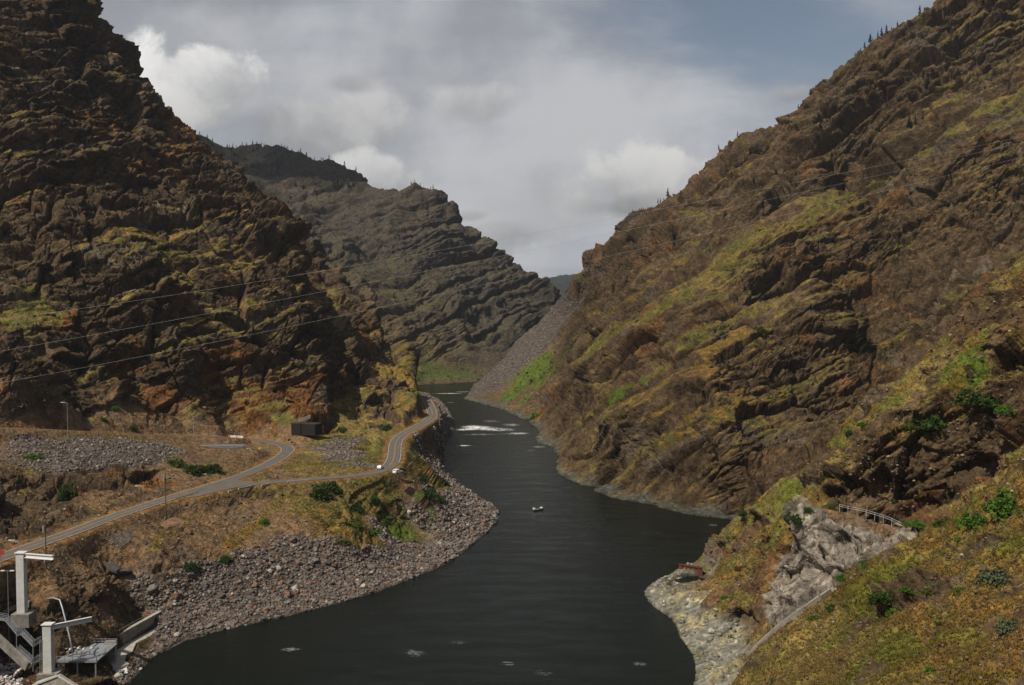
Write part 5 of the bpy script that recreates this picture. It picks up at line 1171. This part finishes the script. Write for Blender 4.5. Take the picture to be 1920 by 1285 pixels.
def crest_of(px, dmax):
    i = int(np.clip(np.searchsorted(us, (px - 960) / FPX), 0, NUc - 1)); row = Q[i * NR:(i + 1) * NR]; ok = row[:, 1] < dmax
    return Vector(row[int(np.argmax(np.where(ok, ELEV[i], -9)))].tolist())
cu = [crest_of(px, 232) for px in (1572, 1545, 1518, 1490, 1462, 1434, 1408)]
cu = [(cu[max(k - 1, 0)] + cu[k] + cu[min(k + 1, 6)]) / 3 + Vector((0, 0, .9)) for k in range(7)]
m = MB(); [m.bar(p0 + Vector((0, 0, -.9)), p1 + Vector((0, 0, -.9)), .4, 2.2) for p0, p1 in zip(cu[:-1], cu[1:])]; tag(m.build('slope_curb', plain('weathered_concrete', (.24, .21, .17), .9, noise=.35, scale=.6)), 'long weathered concrete curb along the crest of the near slope', 'curb')
tr = [hit(px, py) for px, py in [(1334, 1021), (1346, 1023), (1358, 1026), (1370, 1028), (1382, 1029)]]
e = empty('bank_fence', tr[0]); tag(e, 'thin wire fence on the grassy knoll above the worn rock', 'fence'); r = MB()
for a, b in zip(tr[:-1], tr[1:]):
    for z in (.5, 1.0): r.bar(a - tr[0] + Vector((0, 0, z)), b - tr[0] + Vector((0, 0, z)), .05)
r.build('wires', M_GALV, e)
for a in tr: MB().bar(a - tr[0], a - tr[0] + Vector((0, 0, 1.1)), .08).build('post', M_GALV, e)

# vehicles -----------------------------------------------------------
def vehicle(pos, yaw, paint, label, H=1.85, Lc=4.7, W=1.95):
    e = empty('parked_car', pos, yaw); tag(e, label, 'car', 'cars parked beside the lower road'); wl2 = W / 2
    def loft(secs, name, mat):
        m = MB(); V = []; n = len(secs[0])
        for s in secs: V += s
        F = [tuple(range(n))[::-1], tuple(range((len(secs) - 1) * n, len(secs) * n))]
        for k in range(len(secs) - 1):
            for i in range(n): F.append((k * n + i, k * n + (i + 1) % n, (k + 1) * n + (i + 1) % n, (k + 1) * n + i))
        m.add(V, F); o = m.build(name, mat, e, .05); return o
    def sec(y, z0, z1, w, w2): return [(-w, y, z0), (w, y, z0), (w, y, z0 + (z1 - z0) * .7), (w2, y, z1), (-w2, y, z1), (-w, y, z0 + (z1 - z0) * .7)]
    h = Lc / 2
    loft([sec(-h, .45, 1.0, wl2 * .9, wl2 * .82), sec(-h + .15, .35, 1.1, wl2, wl2 * .9), sec(h - 1.2, .35, 1.08, wl2, wl2 * .9), sec(h - .25, .35, .95, wl2 * .96, wl2 * .82), sec(h, .45, .8, wl2 * .85, wl2 * .7)], 'body', paint)
    loft([sec(-h + .1, 1.06, 1.12, wl2 * .9, wl2 * .88), sec(-h + .4, 1.06, H, wl2 * .9, wl2 * .72), sec(h - 2.3, 1.06, H, wl2 * .9, wl2 * .72), sec(h - 1.35, 1.05, 1.1, wl2 * .88, wl2 * .84)], 'cabin', paint)
    m = MB(); m.add([(-wl2 * .72, -h + .16, 1.18), (wl2 * .72, -h + .16, 1.18), (wl2 * .64, -h + .33, H - .16), (-wl2 * .64, -h + .33, H - .16)], [(0, 1, 2, 3)]); m.add([(-wl2 * .72, -h + .14, 1.18), (wl2 * .72, -h + .14, 1.18), (wl2 * .64, -h + .31, H - .16), (-wl2 * .64, -h + .31, H - .16)], [(0, 1, 2, 3)]); m.build('rear_window', M_GLASS, e)
    for s in (-1, 1):
        m = MB()
        for y0, y1 in ((-h + .55, -h + 1.5), (-h + 1.6, h - 2.35)): m.box((s * (wl2 * .845), (y0 + y1) / 2, 1.42), (.06, y1 - y0, .5), 0, Matrix.Rotation(-s * .22, 3, 'Y'))
        m.build('side_window', M_GLASS, e)
        MB().box((s * wl2 * .82, -h + .02, .95), (.2, .1, .3)).build('tail_lamp', M_TAIL, e); MB().box((s * wl2 * .7, h - .03, .78), (.32, .1, .16)).build('headlight', M_CHROME, e)
        for y in (-h + .95, h - .95):
            MB().tube([(s * (wl2 - .2), y, .36), (s * (wl2 + .02), y, .36)], .36, 16).build('wheel', M_BLK, e)
    m = MB().add([(-wl2 * .7, h - 1.4, 1.13), (wl2 * .7, h - 1.4, 1.13), (wl2 * .62, h - 2.2, H - .1), (-wl2 * .62, h - 2.2, H - .1)], [(0, 1, 2, 3)]); m.build('windscreen', M_GLASS, e); MB().box((0, -h - .03, .5), (W * .86, .14, .2)).build('bumper', M_STEEL, e)
    return e
def car_at(px, py, z, yaw, paint, lb, **k):
    x, y, _ = at_z(px, py, z); return vehicle((x, y, ROADZ + .04 if z > 27.9 else ground(x, y)), yaw, paint, lb, **k)
car_at(745.5, 888, 28.0, -.55, M_CWHITE, 'white sport utility car parked behind the dark car at the bend', H=1.9)
x, y, _ = at_z(752.5, 883.5, 28.0); vehicle((x, y, max(ground(x, y) + .05, ROADZ - .3)), -.75, M_CDARK, 'dark car parked in front of the white one at the bend', H=1.7)
x, y, _ = at_z(713, 879, 28.0); vehicle((x, y, ground(x, y) + .05), -.1, M_CWHITE, 'white car parked off the road against the gravel slope', H=1.6)

# boat ---------------------------------------------------------------
bx_, by_, _ = at_z(1009, 957, 0); e = empty('river_boat', (bx_, by_, 0), math.radians(-62)); tag(e, 'small open boat with white bow and stern drifting in mid river', 'boat')
secs = [(-2.6, .85, .55, .1), (-1.8, 1.05, .6, 0), (0, 1.1, .62, -.05), (1.5, .9, .75, .0), (2.5, .4, .95, .2), (2.9, .06, 1.05, .45)]; m = MB(); V = []
for y, w, t, k in secs: V += [(-w, y, t), (-w * .75, y, k - .1), (w * .75, y, k - .1), (w, y, t), (w * .88, y, t - .02), (w * .6, y, k + .1), (-w * .6, y, k + .1), (-w * .88, y, t - .02)]
F = []
for k in range(len(secs) - 1):
    for i in range(8): F.append((k * 8 + i, k * 8 + (i + 1) % 8, k * 8 + 8 + (i + 1) % 8, k * 8 + 8 + i))
F += [tuple(range(8))[::-1], tuple(range(40, 48))]; m.add(V, F); m.build('hull', plain('boat_hull', (.08, .085, .07), .4, noise=.1), e)
MB().add([(-.9, 1.4, .8), (.9, 1.4, .8), (.45, 2.45, 1.02), (0, 2.85, 1.1), (-.45, 2.45, 1.02), (-.85, 1.4, 1.25), (.85, 1.4, 1.25), (.35, 2.3, 1.35), (-.35, 2.3, 1.35)], [(0, 1, 6, 5), (1, 2, 7, 6), (2, 3, 7), (3, 8, 7), (3, 4, 8), (4, 0, 5, 8), (5, 6, 7, 8)]).build('bow_deck', M_WHITE, e)
MB().box((0, -2.2, .95), (1.3, .9, .75)).build('stern_cover', M_WHITE, e, .12); MB().box((0, 0, .5), (1.7, .4, .12)).build('seat', plain('boat_seat', (.22, .22, .13), .8), e); MB().box((0, -.9, .5), (1.7, .4, .12)).build('seat', M_STEEL, e); MB().tube([(-1.0, .5, .7), (-2.6, 1.2, .2)], .04, 6).build('oar', M_POLEWOOD, e)

# power lines ---------------------------------------------------------
LN_ = [[(0, 601), (184, 571), (321, 556), (495, 525), (640, 503), (917, 453), (1100, 420), (1280, 384), (1571, 325), (1920, 257)], [(0, 659), (431, 581), (640, 540), (917, 484), (1100, 449), (1190, 428), (1382, 389), (1571, 344), (1920, 267)], [(0, 719), (200, 681), (415, 637), (583, 605), (1000, 515), (1134, 483), (1417, 415), (1605, 370), (1920, 295)]]
M_CABLE = plain('aluminium_cable', (.42, .39, .34), .6, metal=.2, noise=.02)
for k, l in enumerate(LN_):
    a = np.array(l, float); cf = np.polyfit(a[:, 0], a[:, 1], 3); xs = np.linspace(-140, 2060, 60)
    P3 = [at_d(x, np.polyval(cf, x), 300 + 26 * (x - 960) / 960 + 8 * k) for x in xs]
    tag(MB().tube(P3, .024, 6).build('power_cable', M_CABLE, smooth=True), ['uppermost pale power cable strung across the canyon', 'middle pale power cable strung across the canyon', 'lowest pale power cable strung across the canyon'][k], 'cable')
print('built things', round(time.time() - T0, 1))
HAZE = .000034
# ------------------------------------------------------------------ camera, sun, sky
cam_d = bpy.data.cameras.new('camera'); cam = bpy.data.objects.new('camera', cam_d); COL.objects.link(cam)
cam.location = (0, 0, CAM_Z); cam.rotation_euler = (math.pi / 2 - PITCH, 0, 0)
cam_d.sensor_width = 36; cam_d.lens = 36 * FPX / 1920; cam_d.clip_start = .5; cam_d.clip_end = 40000
scene.camera = cam
SUN_EL, SUN_AZ = math.radians(53), math.radians(226)        # azimuth clockwise from +Y: behind the viewer and a little to the left
sun_dir = Vector((math.sin(SUN_AZ) * math.cos(SUN_EL), math.cos(SUN_AZ) * math.cos(SUN_EL), math.sin(SUN_EL)))
sd = bpy.data.lights.new('sun', 'SUN'); sd.energy = 4.8; sd.angle = math.radians(.5); sd.color = (1, .93, .82)
so = bpy.data.objects.new('sun', sd); COL.objects.link(so); so.rotation_euler = (-sun_dir).to_track_quat('-Z', 'Y').to_euler()
so.location = (0, 0, 500)
world = bpy.data.worlds.new('World'); scene.world = world; world.use_nodes = True
nt = world.node_tree; nt.nodes.clear(); ln = nt.links.new
out = node(nt, 'ShaderNodeOutputWorld'); bg = node(nt, 'ShaderNodeBackground'); bg.inputs['Strength'].default_value = .1
sky = node(nt, 'ShaderNodeTexSky'); sky.sky_type = 'NISHITA'; sky.sun_disc = False; sky.sun_elevation = SUN_EL; sky.sun_rotation = SUN_AZ

tc = node(nt, 'ShaderNodeTexCoord'); sp = node(nt, 'ShaderNodeSeparateXYZ'); ln(tc.outputs['Generated'], sp.inputs[0])
def mth(op, a, b=None, c=None):
    n = node(nt, 'ShaderNodeMath', operation=op)
    for k, v in enumerate((a, b, c)):
        if v is None: continue
        if isinstance(v, (int, float)): n.inputs[k].default_value = v
        else: ln(v, n.inputs[k])
    return n.outputs[0]
def ramp(v, a, b, lo=0., hi=1.):
    n = node(nt, 'ShaderNodeMapRange', interpolation_type='SMOOTHSTEP'); ln(v, n.inputs['Value'])
    for k, q in zip(('From Min', 'From Max', 'To Min', 'To Max'), (a, b, lo, hi)): n.inputs[k].default_value = q
    return n.outputs['Result']
def noise_(vec, scale, detail, rough, dist=0.):
    n = node(nt, 'ShaderNodeTexNoise'); ln(vec, n.inputs['Vector'])
    for k, q in (('Scale', scale), ('Detail', detail), ('Roughness', rough), ('Distortion', dist)): n.inputs[k].default_value = q
    return n.outputs['Fac']
def mixn(f, a, b):
    n = node(nt, 'ShaderNodeMix', data_type='RGBA'); 
    if isinstance(f, float): n.inputs['Factor'].default_value = f
    else: ln(f, n.inputs['Factor'])
    for k, v in (('A', a), ('B', b)):
        if isinstance(v, tuple): n.inputs[k].default_value = (*v, 1)
        else: ln(v, n.inputs[k])
    return n.outputs['Result']
az = mth('ARCTAN2', sp.outputs['X'], sp.outputs['Y']); el = mth('ARCSINE', sp.outputs['Z'])
# high veil, seen on a plane far overhead
zz_ = mth('ADD', mth('ABSOLUTE', sp.outputs['Z']), .16)
cb = node(nt, 'ShaderNodeCombineXYZ'); ln(mth('DIVIDE', sp.outputs['X'], zz_), cb.inputs[0]); ln(mth('DIVIDE', sp.outputs['Y'], zz_), cb.inputs[1])
mp = node(nt, 'ShaderNodeMapping'); mp.inputs['Rotation'].default_value = (0, 0, .5); mp.inputs['Scale'].default_value = (.75, .95, 1); ln(cb.outputs[0], mp.inputs[0])
veil = noise_(mp.outputs[0], 1.0, 7, .52, .25)
n_soft = noise_(tc.outputs['Generated'], 5.0, 5, .55); n_fine = noise_(tc.outputs['Generated'], 17.0, 9, .6, .3); n_mid = noise_(tc.outputs['Generated'], 9.0, 6, .55)
# the veil thins towards a clear patch ahead, high and right of the canyon
gx_ = mth('DIVIDE', mth('SUBTRACT', az, .27), .30); gy_ = mth('DIVIDE', mth('SUBTRACT', el, .30), .20)
gap = ramp(mth('SQRT', mth('ADD', mth('MULTIPLY', gx_, gx_), mth('MULTIPLY', gy_, gy_))), 1.15, .1)
vm = mth('SUBTRACT', mth('ADD', ramp(veil, .3, .72), .62), mth('MULTIPLY', gap, 1.0))
front = mth('MULTIPLY', ramp(mth('ABSOLUTE', az), 1.5, .7), ramp(el, 1.0, .55))
vm = mth('MULTIPLY', ramp(vm, .0, 1.0, .0, .96), mth('ADD', mth('MULTIPLY', front, .75), .25))
vcol = mixn(ramp(mth('ADD', n_soft, mth('MULTIPLY', mth('SUBTRACT', veil, .5), .6)), .36, .66), (3.2, 3.3, 3.6), (5.2, 5.28, 5.5))
skyc = mixn(1.0, sky.outputs['Color'], sky.outputs['Color'])
hs = node(nt, 'ShaderNodeHueSaturation'); hs.inputs['Saturation'].default_value = .75; hs.inputs['Value'].default_value = .66; ln(sky.outputs['Color'], hs.inputs['Color'])
cur = mixn(vm, hs.outputs['Color'], vcol)
CL_ = [(-.300, .205, .080, .046, 1.0, 8.6, .10), (-.215, .175, .105, .034, .75, 6.2, .16), (-.140, .125, .040, .022, .8, 7.0, .12), (-.035, .198, .050, .020, .6, 6.4, .18), (.150, .118, .085, .034, .95, 7.2, .11), (.128, .094, .06, .014, .8, 3.4, .2),
       (-.010, .070, .055, .022, .85, 6.8, .14), (-.045, .088, .026, .010, .8, 7.4, .14), (-.165, .212, .022, .008, .35, 2.9, .3), (.275, .198, .02, .008, .5, 4.6, .25), (-.30, .29, .10, .03, .35, 3.0, .35), (.07, .10, .16, .06, .5, 5.2, .4),
       (.62, .2, .1, .05, .9, 6, .15), (-.75, .22, .12, .06, .9, 6.5, .15), (1.1, .3, .16, .07, .8, 6, .15), (-1.4, .25, .2, .07, .9, 6, .15), (2.2, .35, .25, .1, .8, 6, .15), (-2.5, .4, .25, .1, .8, 6, .15)]
wob = mth('ADD', mth('MULTIPLY', mth('SUBTRACT', n_mid, .5), 2.2), mth('MULTIPLY', mth('SUBTRACT', n_fine, .5), 1.5))
for (ca, ce, rx, ry, op, br, soft) in CL_:
    dx = mth('DIVIDE', mth('SUBTRACT', az, ca), rx); dy = mth('DIVIDE', mth('SUBTRACT', el, ce), ry)
    dd = mth('SUBTRACT', mth('SQRT', mth('ADD', mth('MULTIPLY', dx, dx), mth('MULTIPLY', dy, dy))), wob)
    mask = ramp(dd, .95 + soft, .95 - soft * 2.5, 0., op)
    lit = ramp(mth('ADD', mth('MULTIPLY', dy, .55), mth('ADD', wob, mth('MULTIPLY', dx, -.15))), -.75, .75)
    cc = mixn(lit, (br * .42, br * .425, br * .44), (br, br * .985, br * .96))
    cur = mixn(mask, cur, cc)

ln(cur, bg.inputs['Color'])
ln(bg.outputs['Background'], out.inputs['Surface'])
# a fair-weather cloud high behind the picture's upper left: it shades the far left mountain
tgt = Vector(at_d(440, 320, 1780)); cc_ = tgt + sun_dir * 1650; rc = random.Random(3); cv = []; cf = []
for k in range(26):
    r_ = rc.uniform(40, 110); off = np.array([rc.gauss(0, 120), rc.gauss(0, 110), rc.uniform(0, 70)]); n0 = len(cv); vv = ICO2[0] * np.array([r_, r_, r_ * .55]) * (1 + .12 * np.sin(ICO2[0][:, :1] * 7 + k)) + off
    cv += vv.tolist(); cf += (ICO2[1] + n0).tolist()
o = bpy.data.objects.new('cloud', bpy.data.meshes.new('cloud')); o.data.from_pydata(cv, [], cf); mc = plain('cloud_white', (.9, .9, .9), 1.0, noise=.02, scale=.01); nc = mc.node_tree; oc = [k for k in nc.nodes if k.type == 'OUTPUT_MATERIAL'][0]; pc_ = [k for k in nc.nodes if k.type == 'BSDF_PRINCIPLED'][0]; tp = nc.nodes.new('ShaderNodeBsdfTransparent'); ms = nc.nodes.new('ShaderNodeMixShader'); ms.inputs[0].default_value = .3; nc.links.new(tp.outputs[0], ms.inputs[1]); nc.links.new(pc_.outputs[0], ms.inputs[2]); nc.links.new(ms.outputs[0], oc.inputs[0]); o.data.materials.append(mc); COL.objects.link(o); o.location = cc_; tag(o, None, None, None, 'stuff')
# thin summer air
m, nth = new_mat('haze_air'); oh = node(nth, 'ShaderNodeOutputMaterial'); pv_ = node(nth, 'ShaderNodeVolumePrincipled')
pv_.inputs['Color'].default_value = (.80, .88, 1, 1); pv_.inputs['Density'].default_value = HAZE; pv_.inputs['Anisotropy'].default_value = .2; nth.links.new(pv_.outputs[0], oh.inputs['Volume'])
top = float(Q[:, 2].max()) + 40
tag(MB().box((0, 3000, (top - 14) / 2 - 3), (9400, 7600, top + 14)).build('haze', m), None, None, None, 'stuff')
vs_ = scene.view_settings; vs_.view_transform = 'Standard'; vs_.look = 'None'; vs_.gamma = 1; vs_.use_curve_mapping = False; vs_.exposure = 0
scene.cycles.max_bounces = 4; scene.cycles.diffuse_bounces = 2; scene.cycles.glossy_bounces = 2; scene.cycles.transmission_bounces = 2; scene.cycles.transparent_max_bounces = 6
scene.cycles.volume_bounces = 0; scene.cycles.use_denoising = True; scene.cycles.denoising_prefilter = 'NONE'
scene.cycles.use_adaptive_sampling = True; scene.cycles.adaptive_threshold = .01
print('scene built', round(time.time() - T0, 1))
